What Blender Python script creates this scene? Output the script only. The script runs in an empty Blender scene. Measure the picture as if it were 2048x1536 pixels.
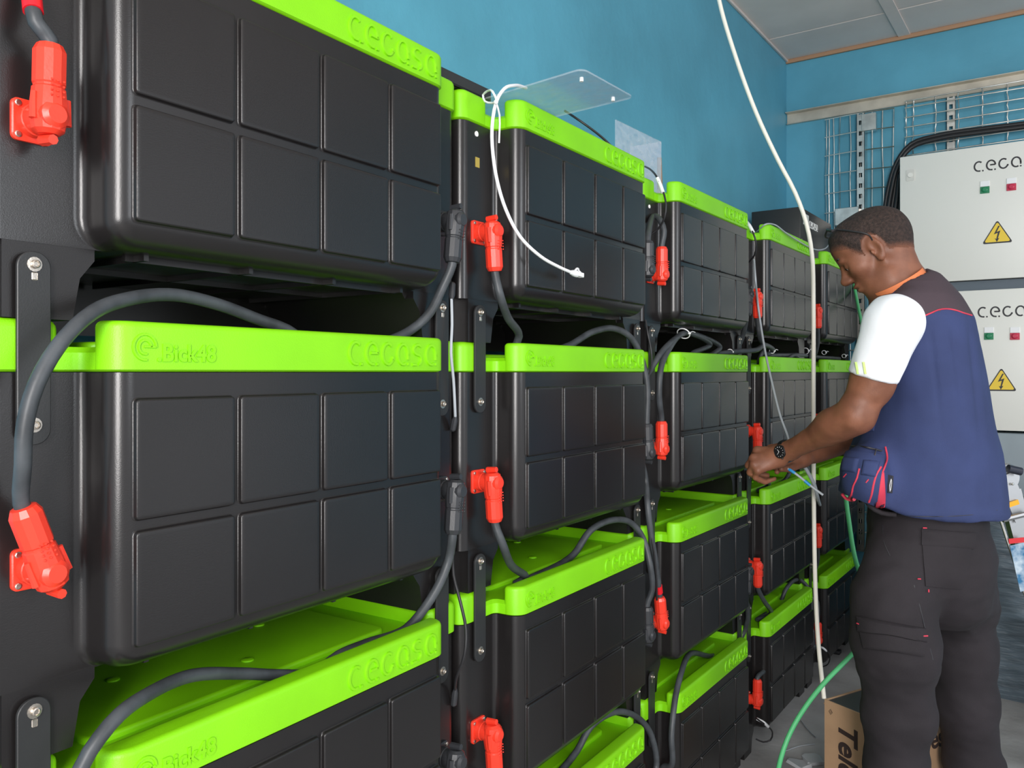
import bpy, bmesh, math, random
import numpy as np
from mathutils import Vector, Matrix, noise
from mathutils.bvhtree import BVHTree

random.seed(7)
SC = bpy.context.scene
COL = SC.collection
PI = math.pi
# ------------------------------------------------------------------ camera
FPX = 1650.0            # focal length in pixels of the 2048 px wide frame
YH = 745.0              # row of the horizon in the frame
YAW = math.radians(34.7)
H = 1.295
cam_d = bpy.data.cameras.new('camera')
cam = bpy.data.objects.new('camera', cam_d)
COL.objects.link(cam)
cam.location = (0, 0, H)
cam.rotation_euler = (PI / 2, 0, YAW)
cam_d.sensor_width = 36
cam_d.lens = FPX / 2048 * 36
cam_d.shift_y = -(768 - YH) / 2048
cam_d.clip_start = 0.02
SC.camera = cam
# ------------------------------------------------------------------ world, lights, exposure
w = bpy.data.worlds.new('world')
SC.world = w
w.use_nodes = True
bg = w.node_tree.nodes['Background']
bg.inputs[0].default_value = (0.92, 0.95, 1.0, 1)
bg.inputs[1].default_value = 1.05


def area(name, loc, target, sx, sy, power, col, spread=180):
    l = bpy.data.lights.new(name, 'AREA')
    l.shape = 'RECTANGLE'
    l.size = sx
    l.size_y = sy
    l.energy = power
    l.color = col
    l.spread = math.radians(spread)
    o = bpy.data.objects.new(name, l)
    COL.objects.link(o)
    o.location = loc
    d = Vector(target) - Vector(loc)
    o.rotation_euler = d.to_track_quat('-Z', 'Y').to_euler()
    return o


area('doorway_daylight', (0.95, -1.45, 1.65), (-0.2, 2.2, 1.2), 0.7, 1.9, 120, (1.0, 0.97, 0.95))
area('window_daylight', (3.6, 1.2, 2.0), (0.6, 3.2, 1.2), 1.4, 1.2, 45, (0.9, 0.95, 1.0))
SC.view_settings.view_transform = 'Standard'
SC.view_settings.look = 'None'
SC.view_settings.gamma = 1
SC.view_settings.use_curve_mapping = False
SC.view_settings.exposure = 0.0

# ------------------------------------------------------------------ frame helpers
CR = Vector((math.cos(YAW), math.sin(YAW), 0))
CF = Vector((-math.sin(YAW), math.cos(YAW), 0))
CU = Vector((0, 0, 1))
CAM = Vector((0, 0, H))


def ray(px, py):
    return CR * ((px - 1024) / FPX) + CF + CU * ((YH - py) / FPX)


def at(px, py, Z):
    """world point seen at frame position px,py at depth Z"""
    return CAM + ray(px, py) * Z


def on_plane(px, py, p0, n):
    r = ray(px, py)
    t = (Vector(p0) - CAM).dot(n) / r.dot(n)
    return CAM + r * t


# ------------------------------------------------------------------ object helpers
def tag(o, label=None, cat=None, group=None, kind=None):
    if label: o['label'] = label
    if cat: o['category'] = cat
    if group: o['group'] = group
    if kind: o['kind'] = kind
    return o


def empty(name, loc=(0, 0, 0), rz=0, label=None, cat=None, group=None):
    o = bpy.data.objects.new(name, None)
    COL.objects.link(o)
    o.location = loc
    o.rotation_euler = (0, 0, rz)
    o.empty_display_size = 0.05
    return tag(o, label, cat, group)


def finish(name, me, mat=None, parent=None, smooth=30):
    if mat is not None:
        for m in (mat if isinstance(mat, (list, tuple)) else [mat]):
            me.materials.append(m)
    if smooth is not None and len(me.polygons):
        me.polygons.foreach_set('use_smooth', [True] * len(me.polygons))
        if smooth < 180:
            me.set_sharp_from_angle(angle=math.radians(smooth))
    me.update()
    o = bpy.data.objects.new(name, me)
    COL.objects.link(o)
    if parent is not None:
        o.parent = parent
    return o


def obj(name, bm, mat, parent=None, smooth=30, world=False):
    """link a bmesh as one mesh object. world=True: coordinates are world ones, the parent sits elsewhere"""
    bmesh.ops.recalc_face_normals(bm, faces=bm.faces[:])
    me = bpy.data.meshes.new(name)
    if world and parent is not None:
        bm.transform(world_of(parent).inverted())
    bm.to_mesh(me)
    bm.free()
    return finish(name, me, mat, parent, smooth)


def world_of(o):
    m = Matrix.Translation(o.location) @ o.rotation_euler.to_matrix().to_4x4()
    return world_of(o.parent) @ m if o.parent else m


def top(name, bm, mat, label, cat, group=None, smooth=30):
    """one-mesh thing with its origin at the base centre of its bounds"""
    xs = [v.co for v in bm.verts]
    c = Vector(((min(p.x for p in xs) + max(p.x for p in xs)) / 2, (min(p.y for p in xs) + max(p.y for p in xs)) / 2, min(p.z for p in xs)))
    bmesh.ops.translate(bm, vec=-c, verts=bm.verts[:])
    o = obj(name, bm, mat, None, smooth)
    o.location = c
    return tag(o, label, cat, group)


def BM():
    return bmesh.new()


def box(bm, x0, x1, y0, y1, z0, z1, bev=0.0, seg=2, M=None):
    r = bmesh.ops.create_cube(bm, size=1.0)
    vs = r['verts']
    for v in vs:
        v.co = Vector(((v.co.x + .5) * (x1 - x0) + x0, (v.co.y + .5) * (y1 - y0) + y0, (v.co.z + .5) * (z1 - z0) + z0))
    if bev > 0:
        es = list({e for v in vs for e in v.link_edges})
        rb = bmesh.ops.bevel(bm, geom=es, offset=bev, segments=seg, affect='EDGES', profile=0.5)
        vs = list({v for f in rb['faces'] for v in f.verts} | {v for v in vs if v.is_valid})
    if M is not None:
        bmesh.ops.transform(bm, matrix=M, verts=vs)
    return vs


def frame_axes(d):
    d = Vector(d).normalized()
    u = d.cross(Vector((0, 0, 1)))
    if u.length < 1e-3:
        u = d.cross(Vector((1, 0, 0)))
    u.normalize()
    return d, u, d.cross(u).normalized()


def rod(bm, a, b, r1, r2=None, n=12, cap=True):
    r2 = r1 if r2 is None else r2
    a = Vector(a); b = Vector(b)
    d, u, v = frame_axes(b - a)
    ra = [bm.verts.new(a + (u * math.cos(2 * PI * i / n) + v * math.sin(2 * PI * i / n)) * r1) for i in range(n)]
    rb = [bm.verts.new(b + (u * math.cos(2 * PI * i / n) + v * math.sin(2 * PI * i / n)) * r2) for i in range(n)]
    for i in range(n):
        bm.faces.new((ra[i], ra[(i + 1) % n], rb[(i + 1) % n], rb[i]))
    if cap:
        bm.faces.new(ra[::-1]); bm.faces.new(rb)


def rod_profile(bm, a, d, prof, n=12, rot=0):
    """lathe along direction d from a; prof = [(dist, radius)]"""
    a = Vector(a)
    d, u, v = frame_axes(d)
    rings = []
    for t, r in prof:
        rings.append([bm.verts.new(a + d * t + (u * math.cos(2 * PI * i / n + rot) + v * math.sin(2 * PI * i / n + rot)) * r) for i in range(n)])
    for k in range(len(rings) - 1):
        for i in range(n):
            bm.faces.new((rings[k][i], rings[k][(i + 1) % n], rings[k + 1][(i + 1) % n], rings[k + 1][i]))
    bm.faces.new(rings[0][::-1]); bm.faces.new(rings[-1])


def catmull(pts, step=0.012):
    P = [Vector(p) for p in pts]
    if len(P) < 3:
        return P
    Q = [P[0] * 2 - P[1]] + P + [P[-1] * 2 - P[-2]]
    out = []
    for i in range(1, len(Q) - 2):
        p0, p1, p2, p3 = Q[i - 1], Q[i], Q[i + 1], Q[i + 2]
        n = max(2, int((p2 - p1).length / step))
        d0, d1, d2 = [max((b_ - a_).length, 1e-6) ** .5 for a_, b_ in ((p0, p1), (p1, p2), (p2, p3))]
        m1 = ((p1 - p0) / d0 - (p2 - p0) / (d0 + d1) + (p2 - p1) / d1) * d1
        m2 = ((p2 - p1) / d1 - (p3 - p1) / (d1 + d2) + (p3 - p2) / d2) * d1
        for k in range(n):
            t = k / n
            out.append(p1 * (2 * t ** 3 - 3 * t * t + 1) + m1 * (t ** 3 - 2 * t * t + t) + p2 * (3 * t * t - 2 * t ** 3) + m2 * (t ** 3 - t * t))
    out.append(P[-1])
    return out


def tube(bm, pts, r, n=10, step=0.012, smooth=True):
    P = catmull(pts, step) if smooth else [Vector(p) for p in pts]
    t = (P[1] - P[0]).normalized()
    _, u, v = frame_axes(t)
    rings = []
    for i, p in enumerate(P):
        tn = (P[min(i + 1, len(P) - 1)] - P[max(i - 1, 0)]).normalized()
        q = t.rotation_difference(tn)
        u = q @ u; v = q @ v; t = tn
        rr = r(i / (len(P) - 1)) if callable(r) else r
        rings.append([bm.verts.new(p + (u * math.cos(2 * PI * k / n) + v * math.sin(2 * PI * k / n)) * rr) for k in range(n)])
    for a, b in zip(rings, rings[1:]):
        for k in range(n):
            bm.faces.new((a[k], a[(k + 1) % n], b[(k + 1) % n], b[k]))
    bm.faces.new(rings[0][::-1]); bm.faces.new(rings[-1])


def ball(bm, c, r, n=10, sc=(1, 1, 1)):
    rr = bmesh.ops.create_uvsphere(bm, u_segments=n, v_segments=max(6, n // 2 + 2), radius=r)
    for v in rr['verts']:
        v.co = Vector((v.co.x * sc[0], v.co.y * sc[1], v.co.z * sc[2])) + Vector(c)


def prism(bm, poly, depth_vec):
    """closed polygon (3D points) extruded along a vector"""
    a = [bm.verts.new(Vector(p)) for p in poly]
    b = [bm.verts.new(Vector(p) + Vector(depth_vec)) for p in poly]
    n = len(poly)
    bm.faces.new(a[::-1]); bm.faces.new(b)
    for i in range(n):
        bm.faces.new((a[i], a[(i + 1) % n], b[(i + 1) % n], b[i]))


def round_poly(pts, rad, seg=6):
    """fillet every corner of a closed 2D polygon; rad: number or list"""
    out = []
    n = len(pts)
    for i in range(n):
        p = Vector(pts[i]); a = Vector(pts[i - 1]); b = Vector(pts[(i + 1) % n])
        r = rad[i] if isinstance(rad, (list, tuple)) else rad
        if r <= 1e-5:
            out.append(tuple(p)); continue
        u = (a - p).normalized(); v = (b - p).normalized()
        ang = math.acos(max(-1, min(1, u.dot(v))))
        d = r / math.tan(ang / 2)
        c = p + (u + v).normalized() * (r / math.sin(ang / 2))
        s = p + u * d; e = p + v * d
        a0 = math.atan2(s.y - c.y, s.x - c.x); a1 = math.atan2(e.y - c.y, e.x - c.x)
        da = (a1 - a0 + PI) % (2 * PI) - PI
        for k in range(seg + 1):
            t = a0 + da * k / seg
            out.append((c.x + r * math.cos(t), c.y + r * math.sin(t)))
    return out


def loft(bm, rings, cap0=True, cap1=True):
    R = [[bm.verts.new(Vector(p)) for p in ring] for ring in rings]
    n = len(R[0])
    for a, b in zip(R, R[1:]):
        for i in range(n):
            bm.faces.new((a[i], a[(i + 1) % n], b[(i + 1) % n], b[i]))
    if cap0: bm.faces.new(R[0][::-1])
    if cap1: bm.faces.new(R[-1])


# ------------------------------------------------------------------ materials
def mat(name, col, rough=0.5, metal=0.0, bump=0.0, bscale=200.0, var=0.0, vscale=6.0, col2=None, spec=0.5, trans=0.0, sss=0.0, bdist=0.001, stretch=(1, 1, 1), coat=0.0, alpha=1.0, ior=1.45):
    m = bpy.data.materials.new(name)
    m.use_nodes = True
    nt = m.node_tree
    b = nt.nodes['Principled BSDF']
    b.inputs['Base Color'].default_value = (*col, 1)
    b.inputs['Roughness'].default_value = rough
    b.inputs['Metallic'].default_value = metal
    b.inputs['Specular IOR Level'].default_value = spec
    b.inputs['Transmission Weight'].default_value = trans
    b.inputs['Coat Weight'].default_value = coat
    b.inputs['Alpha'].default_value = alpha
    b.inputs['IOR'].default_value = ior
    if sss:
        b.inputs['Subsurface Weight'].default_value = sss
        b.inputs['Subsurface Radius'].default_value = (0.012, 0.004, 0.002)
        b.inputs['Subsurface Scale'].default_value = 0.5
    tc = nt.nodes.new('ShaderNodeTexCoord')
    mp = nt.nodes.new('ShaderNodeMapping')
    mp.inputs['Scale'].default_value = stretch
    nt.links.new(tc.outputs['Object'], mp.inputs[0])
    if var or col2:
        n = nt.nodes.new('ShaderNodeTexNoise')
        n.inputs['Scale'].default_value = vscale
        n.inputs['Detail'].default_value = 6
        nt.links.new(mp.outputs[0], n.inputs['Vector'])
        rp = nt.nodes.new('ShaderNodeValToRGB')
        rp.color_ramp.elements[0].position = 0.35
        rp.color_ramp.elements[1].position = 0.65
        c2 = col2 or tuple(min(1, c * (1 + var)) for c in col)
        c1 = col if col2 else tuple(c * (1 - var) for c in col)
        rp.color_ramp.elements[0].color = (*c1, 1)
        rp.color_ramp.elements[1].color = (*c2, 1)
        nt.links.new(n.outputs['Fac'], rp.inputs[0])
        nt.links.new(rp.outputs[0], b.inputs['Base Color'])
    if bump:
        n2 = nt.nodes.new('ShaderNodeTexNoise')
        n2.inputs['Scale'].default_value = bscale
        n2.inputs['Detail'].default_value = 3
        nt.links.new(mp.outputs[0], n2.inputs['Vector'])
        bp = nt.nodes.new('ShaderNodeBump')
        bp.inputs['Strength'].default_value = bump
        bp.inputs['Distance'].default_value = bdist
        nt.links.new(n2.outputs['Fac'], bp.inputs['Height'])
        nt.links.new(bp.outputs[0], b.inputs['Normal'])
    return m


M_BLACK = mat('black_plastic', (0.0125, 0.0113, 0.0115), 0.26, bump=0.10, bscale=900, var=0.12, vscale=4, spec=0.6)
M_GREEN = mat('green_plastic', (0.205, 0.60, 0.003), 0.42, bump=0.25, bscale=700, var=0.05, vscale=8)
M_RED = mat('red_plastic', (0.80, 0.045, 0.022), 0.32, bump=0.1, bscale=300)
M_REDTAPE = mat('red_shrink', (0.72, 0.01, 0.02), 0.4)
M_CONN = mat('dark_connector_plastic', (0.03, 0.032, 0.036), 0.38, bump=0.1, bscale=300)
M_RUBBER = mat('cable_rubber', (0.050, 0.056, 0.062), 0.45, bump=0.3, bscale=60, var=0.3, vscale=25)
M_THIN = mat('thin_black_cable', (0.02, 0.02, 0.022), 0.4)
M_STEEL = mat('bolt_steel', (0.55, 0.50, 0.44), 0.35, 1.0, bump=0.2, bscale=400)
M_PLATE = mat('black_painted_steel', (0.022, 0.023, 0.024), 0.42, bump=0.15, bscale=500)
M_WALL = mat('blue_wall_paint', (0.090, 0.32, 0.44), 0.5, bump=0.35, bscale=28, var=0.10, vscale=2.2, bdist=0.004)
M_CEIL = mat('ceiling_board', (0.66, 0.58, 0.54), 0.7, bump=0.2, bscale=60, var=0.06, vscale=3)
M_FLOOR = mat('concrete_floor', (0.26, 0.255, 0.25), 0.7, bump=0.4, bscale=30, col2=(0.42, 0.42, 0.42), vscale=3.0, bdist=0.004)
M_WHITE = mat('white_plastic', (0.85, 0.86, 0.88), 0.4)
M_CREAM = mat('cream_cord', (0.80, 0.77, 0.68), 0.45)
M_GREY = mat('grey_cable', (0.36, 0.39, 0.42), 0.45)
M_ZIP = mat('white_nylon', (0.9, 0.9, 0.9), 0.4)
M_WOOD = mat('raw_wood', (0.42, 0.24, 0.14), 0.7, bump=0.4, bscale=40, stretch=(1, 10, 10))
M_CAB = mat('grey_cabinet_enamel', (0.78, 0.78, 0.73), 0.40, bump=0.12, bscale=260)
M_GAPDARK = mat('dark_gap_paint', (0.10, 0.13, 0.16), 0.5)  # painted darkness of the gap between the cabinets
M_INK = mat('dark_ink', (0.03, 0.03, 0.035), 0.5)
M_YELLOW = mat('warning_yellow', (0.85, 0.60, 0.05), 0.45)
M_GALV = mat('galvanised_steel', (0.72, 0.70, 0.66), 0.32, 1.0, bump=0.15, bscale=80, var=0.15, vscale=20)
M_RAIL = mat('beige_steel', (0.55, 0.50, 0.42), 0.45, 0.6, bump=0.15, bscale=80, var=0.15, vscale=8)
M_ALU = mat('aluminium', (0.48, 0.49, 0.50), 0.42, 1.0, bump=0.1, bscale=60)
M_CARD = mat('cardboard', (0.46, 0.29, 0.17), 0.8, bump=0.2, bscale=120, var=0.07, vscale=9)
M_CARDIN = mat('dark_carton_inside', (0.05, 0.055, 0.06), 0.35, bump=0.3, bscale=20)  # painted darkness of the open carton's inside
M_INKBR = mat('brown_print', (0.045, 0.028, 0.025), 0.7)
M_GCABLE = mat('green_cable', (0.10, 0.50, 0.20), 0.45, bump=0.2, bscale=80)
M_BLUETAPE = mat('blue_tape', (0.03, 0.28, 0.62), 0.4)
M_BRASS = mat('brass_paint', (0.6, 0.45, 0.1), 0.4, 0.5)


def mat_glass(name, tint=(0.97, 0.98, 1.0), a=0.22):
    m = bpy.data.materials.new(name)
    m.use_nodes = True
    nt = m.node_tree
    for n in list(nt.nodes):
        nt.nodes.remove(n)
    out = nt.nodes.new('ShaderNodeOutputMaterial')
    mix = nt.nodes.new('ShaderNodeMixShader')
    tr = nt.nodes.new('ShaderNodeBsdfTransparent')
    tr.inputs[0].default_value = (*tint, 1)
    gl = nt.nodes.new('ShaderNodeBsdfPrincipled')
    gl.inputs['Base Color'].default_value = (0.75, 0.78, 0.82, 1)
    gl.inputs['Roughness'].default_value = 0.12
    ns = nt.nodes.new('ShaderNodeTexNoise')
    ns.inputs['Scale'].default_value = 14
    mr = nt.nodes.new('ShaderNodeMapRange')
    mr.inputs['From Min'].default_value = 0.3
    mr.inputs['From Max'].default_value = 0.7
    mr.inputs['To Min'].default_value = a * 0.6
    mr.inputs['To Max'].default_value = a * 1.3
    nt.links.new(ns.outputs['Fac'], mr.inputs['Value'])
    nt.links.new(mr.outputs[0], mix.inputs[0])
    nt.links.new(tr.outputs[0], mix.inputs[1])
    nt.links.new(gl.outputs[0], mix.inputs[2])
    nt.links.new(mix.outputs[0], out.inputs[0])
    return m


M_ACRYL = mat_glass('clear_acrylic')
M_BAG = mat_glass('clear_film', (0.95, 0.96, 1.0), 0.26)


def struct(name, bm, m, smooth=30):
    o = obj(name, bm, m, None, smooth)
    o['kind'] = 'structure'
    return o


# ------------------------------------------------------------------ the room
XW = -1.366      # left wall surface
YB = 4.673       # back wall surface
ZC = 3.04        # ceiling
XR = 3.3
YF = -1.6
b = BM(); box(b, XW - 0.15, XR, YF, YB + 0.15, -0.12, 0); struct('floor', b, M_FLOOR)
b = BM(); box(b, XW - 0.15, XW, YF, YB + 0.15, 0, ZC + 0.1); struct('wall_left', b, M_WALL)
b = BM(); box(b, XW, XR, YB, YB + 0.15, 0, ZC + 0.1); struct('wall_back', b, M_WALL)
b = BM()
# ceiling boards with open joints between them
jx = [XW, -0.76, 0.45, 1.66, 2.87, XR]
jy = [YF, -0.2, 1.0, 2.2, 3.4, 4.32, YB]
for i in range(len(jx) - 1):
    for j in range(len(jy) - 1):
        box(b, jx[i] + 0.004, jx[i + 1] - 0.004, jy[j] + 0.004, jy[j + 1] - 0.004, ZC, ZC + 0.02, 0.003, 1)
box(b, XW - 0.1, XR, YF, YB, ZC + 0.012, ZC + 0.06)
for x in jx[1:-1]:
    box(b, x - 0.028, x + 0.028, YF, YB, ZC - 0.006, ZC + 0.003)
struct('ceiling', b, M_CEIL)
b = BM(); box(b, XW, XR, YB - 0.018, YB, ZC - 0.022, ZC, 0.004); struct('trim_1', b, M_WOOD)
b = BM(); box(b, XW, XW + 0.014, YF, YB, ZC - 0.014, ZC, 0.003); struct('trim_2', b, M_CEIL)

# ------------------------------------------------------------------ logo lettering made of ribbons
def arc(cx, cy, rx, ry, a0, a1, n=14):
    return [(cx + rx * math.cos(math.radians(a0 + (a1 - a0) * i / n)), cy + ry * math.sin(math.radians(a0 + (a1 - a0) * i / n))) for i in range(n + 1)]


GLYPH = {
    'c': [arc(.5, .5, .40, .42, 50, 262), [(.45, .08), (.66, .08)], [(.82, .08), (.96, .08)]],
    'e': [arc(.5, .5, .40, .42, 0, 262), [(.90, .52), (.42, .52)], [(.45, .08), (.64, .08)], [(.80, .08), (.94, .08)]],
    'G': [arc(.5, .5, .40, .42, 50, 330), [(.88, .26), (.88, .40)]],
    'a': [arc(.5, .5, .40, .42, -12, -282 + 12), [(.90, .50), (.90, .27)], [(.90, .16), (.90, .06)], arc(.5, .5, .40, .42, 262, 300, 4)],
    's': [arc(.52, .71, .32, .21, 40, 262, 10) + arc(.48, .29, .34, .21, 90, -70, 10)[1:], [(.10, .08), (.40, .08)]],
    'a0': [arc(.5, .5, .40, .42, 300, -8 + 0), [(.90, .52), (.90, .28)], [(.90, .16), (.90, .05)]],
}


def ribbon(bm, pts, wd, z0, z1, f):
    """flat stroke of width wd along 2D pts, from height z0 to z1; f maps (u,v,h) to 3D"""
    n = len(pts)
    L, Rr = [], []
    for i in range(n):
        a = Vector(pts[max(i - 1, 0)]); c = Vector(pts[min(i + 1, n - 1)])
        t = (c - a).normalized()
        nn = Vector((-t.y, t.x)) * wd / 2
        p = Vector(pts[i])
        L.append(p + nn); Rr.append(p - nn)
    sh = 0.72
    lo = [bm.verts.new(f(q.x, q.y, z0)) for q in L], [bm.verts.new(f(q.x, q.y, z0)) for q in Rr]
    hi = [bm.verts.new(f(*(Vector(pts[i]).lerp(L[i], sh)), z1)) for i in range(n)], [bm.verts.new(f(*(Vector(pts[i]).lerp(Rr[i], sh)), z1)) for i in range(n)]
    for i in range(n - 1):
        bm.faces.new((hi[0][i], hi[0][i + 1], hi[1][i + 1], hi[1][i]))
        bm.faces.new((lo[0][i], lo[0][i + 1], hi[0][i + 1], hi[0][i]))
        bm.faces.new((lo[1][i + 1], lo[1][i], hi[1][i], hi[1][i + 1]))
    for k in (0, n - 1):
        bm.faces.new((lo[0][k], hi[0][k], hi[1][k], lo[1][k]))


def logo(bm, width, height, thick, f, stroke=.15):
    """the six-letter logo, drawn from (0,0) to (width,height)"""
    order = ['c', 'e', 'G', 'a0', 's', 'a0']
    cw = width / 6.0
    for i, g in enumerate(order):
        for st in GLYPH[g]:
            pts = [(i * cw + x * cw * 0.88 + cw * .04, y * height) for x, y in st]
            ribbon(bm, pts, stroke * height * .85, 0, thick, f)


def text_mesh(body, size, extr, f, bm, shear=0.0, bold=0.0, spacing=1.0):
    """append filled, extruded text to bm; f maps (x,y,z) to 3D"""
    cu = bpy.data.curves.new('t', 'FONT')
    cu.body = body
    cu.size = size
    cu.shear = shear
    cu.offset = bold
    cu.extrude = extr
    cu.space_character = spacing
    cu.resolution_u = 4
    o = bpy.data.objects.new('t', cu)
    COL.objects.link(o)
    me = bpy.data.meshes.new_from_object(o)
    bpy.data.objects.remove(o)
    bpy.data.curves.remove(cu)
    off = len(bm.verts)
    vs = [bm.verts.new(f(v.co.x, v.co.y, v.co.z)) for v in me.vertices]
    for p in me.polygons:
        try:
            bm.faces.new([vs[i] for i in p.vertices])
        except ValueError:
            pass
    bpy.data.meshes.remove(me)


# ------------------------------------------------------------------ the stacks: position of each front plane
W = 0.557       # front block width
SW = 0.101      # shoulder width
SS = 0.055      # shoulder set back
DP = 0.425      # depth
PITCH = 0.45
LB = 0.395      # lid bottom above the foot


def cam2w(X, Z):
    p = CR * X + CF * Z
    return Vector((p.x, p.y, 0))


# right front corner of each front block in camera coordinates (X, Z), yaw of its row direction in degrees
_st = [((-0.107, 1.3177), 33.1), ((0.3215, 1.976), 33.6), ((0.7524, 2.6218), 34.7), ((1.1852, 3.2489), 34.7), ((1.6203, 3.8744), 34.8)]
STK = []
for (X, Z), yw in _st:
    y = math.radians(yw)
    rot = PI / 2 + YAW - y
    R = cam2w(X, Z)
    d = Vector((math.cos(rot), math.sin(rot), 0))
    o = R - d * W
    STK.append((o, rot, d, Vector((-d.y, d.x, 0))))


def lp(c, x, y, z):
    """stack-local point; x along the front, y towards the wall, z absolute height"""
    o, rot, d, n = STK[c]
    return o + d * x + n * y + Vector((0, 0, z))


def sp(c, px, py, dep=0.0):
    """point seen at px,py lying dep behind the front plane of stack c"""
    o, rot, d, n = STK[c]
    return on_plane(px, py, o + n * dep, n)


def zr(r):
    """absolute height of the lid's lower edge in row r (0 = top)"""
    return H + PITCH * (1 - r)


# ------------------------------------------------------------------ battery prototype (local: z = 0 at the feet)
def outline(o=0.0, ins=0.0, rc=0.024, seg=6):
    P = [(-SW - o, DP + o), (-SW - o, SS - o), (ins - o, SS - o), (ins - o, ins - o), (W - ins + o, ins - o), (W - ins + o, SS - o), (W + SW + o, SS - o), (W + SW + o, DP + o)]
    rr = [0.02, 0.018, 0.012, max(0.006, rc - ins * .3), max(0.006, rc - ins * .3), 0.012, 0.018, 0.02]
    return round_poly(P, rr, seg)


def make_battery():
    root = empty('battery')
    zb = LB - 0.318
    b = BM()
    rings = []
    R = 0.032
    for k in range(7):
        t = PI / 2 * k / 6
        rings.append([(x, y, zb + R * (1 - math.sin(t))) for x, y in outline(0, R * (1 - math.cos(t)))])
    rings = [[(x, y, zb + R * (1 - math.cos(PI / 2 * k / 6))) for x, y in outline(0, R * (1 - math.sin(PI / 2 * k / 6)))] for k in range(7)]
    rings.append([(x, y, LB) for x, y in outline()])
    loft(b, rings, True, True)
    # feet: the shoulders run down to the lid below, with a cut inner corner
    for sx in (0, 1):
        poly = [(-SW + .0006, 0.0), (-0.012, 0.0), (-0.004, 0.045), (0.03, 0.088), (0.03, 0.10), (-SW + .0006, 0.10)]
        pts = [(x, SS + 0.0005, z) for x, z in poly]
        if sx:
            pts = [(W - x, y, z) for x, y, z in pts][::-1]
        s = BM(); prism(s, pts, (0, DP - SS - 0.001, 0))
        bmesh.ops.bevel(s, geom=[e for e in s.edges if abs(e.verts[0].co.x - e.verts[1].co.x) < 1e-5 and abs(e.verts[0].co.y - e.verts[1].co.y) < 1e-5], offset=0.018, segments=6, affect='EDGES')
        me = bpy.data.meshes.new('x'); s.to_mesh(me); s.free(); b.from_mesh(me); bpy.data.meshes.remove(me)
    box(b, -0.02, W + 0.02, DP - 0.014, DP - 0.002, 0.0005, 0.09)  # added back skirt: hides the wall and keeps the gap below dark
    # ribs under the base
    for i in range(4):
        x = 0.06 + i * 0.145
        box(b, x, x + 0.006, 0.04, DP - 0.03, zb - 0.007, zb + 0.002)
    box(b, 0.05, W - 0.05, 0.06, 0.066, zb - 0.007, zb + 0.002)
    box(b, 0.05, W - 0.05, 0.21, 0.216, zb - 0.007, zb + 0.002)
    # eight raised pads on the front
    hx = [0.022, 0.156, 0.290, 0.424]
    for i, x0 in enumerate(hx):
        x1 = x0 + (0.126 if i < 3 else 0.116)
        for z1, z0 in ((LB - 0.028, LB - 0.156), (LB - 0.168, LB - 0.290)):
            def ring(ins, h):
                return [(x, -h, z) for x, z in round_poly([(x0 + ins, z0 + ins), (x1 - ins, z0 + ins), (x1 - ins, z1 - ins), (x0 + ins, z1 - ins)], max(0.0012, 0.0045 - ins), 3)]
            loft(b, [ring(-0.0022, -0.0003), ring(-0.0012, 0.0001), ring(-0.0004, 0.0007), ring(0, 0.0016), ring(0.0002, 0.0044), ring(0.0006, 0.0053), ring(0.0014, 0.0059), ring(0.0026, 0.0061), ring(0.006, 0.0061)], False, True)
    obj('body', b, M_BLACK, root)
    # lid
    b = BM()
    ol = 0.0025
    zt = LB + 0.027
    loft(b, [[(x, y, z) for x, y in outline(oo, 0, 0.026)] for z, oo in ((LB + 0.0005, -0.004), (LB + 0.001, 0.0), (LB + 0.003, ol), (zt - 0.006, ol), (zt, ol - 0.005))])
    # raised rim behind the lettering
    def slab(x0, x1, y0, y1, z1, r, rb=0.008, zlow=zt - 0.014):
        P = lambda i: round_poly([(x0 + i, y1 - i), (x0 + i, y0 + i), (x1 - i, y0 + i), (x1 - i, y1 - i)], [max(.003, q - i) for q in r], 5)
        ks = [(0, zlow)] + [(rb * (1 - math.cos(PI / 2 * k / 4)), z1 - rb * (1 - math.sin(PI / 2 * k / 4))) for k in range(5)]
        loft(b, [[(x, y, z) for x, y in P(i)] for i, z in ks])
    slab(-ol - .0006, W + ol + .0006, -ol - .0006, 0.034, LB + 0.0545, [0.008, 0.026, 0.026, 0.008], 0.007, LB + 0.0032)
    slab(0.03, W - 0.03, 0.095, DP - 0.02, LB + 0.0350, [0.02] * 4, 0.005)
    slab(-SW - ol - .0006, -0.026, SS - ol - .0006, DP + ol, LB + 0.0548, [0.02, 0.018, 0.012, 0.012], 0.010, LB + 0.0032)
    slab(W + 0.026, W + SW + ol + .0006, SS - ol - .0006, DP + ol, LB + 0.0548, [0.012, 0.012, 0.018, 0.02], 0.010, LB + 0.0032)
    # small moulded buttons on top
    for x, y in ((0.30, 0.16), (0.15, 0.25), (0.42, 0.28)):
        rod_profile(b, (x, y, LB + 0.0335), (0, 0, 1), [(0, .009), (.003, .009), (.004, .007)], 14)
    lid = obj('lid', b, M_GREEN, root)
    # curved cable notch: fillet pieces between rim and shoulder
    b = BM(); logo(b, 0.200, 0.036, 0.0026, lambda u, v, h: Vector((0.334 + u, -ol - .0006 - h, LB + 0.009 + v)))
    obj('logo_lettering', b, M_GREEN, lid)
    b = BM()
    f = lambda u, v, h: Vector((0.018 + u, -ol - .0006 - h, LB + 0.012 + v))
    for st in ([(x * .03, y * .03) for x, y in arc(.5, .5, .44, .46, 0, 280)], [(x * .03, y * .03) for x, y in arc(.5, .5, .24, .25, 0, 290)], [(.014, .0155), (.0275, .0155)]):
        ribbon(b, st, 0.0030, 0, 0.0018, f)
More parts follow.
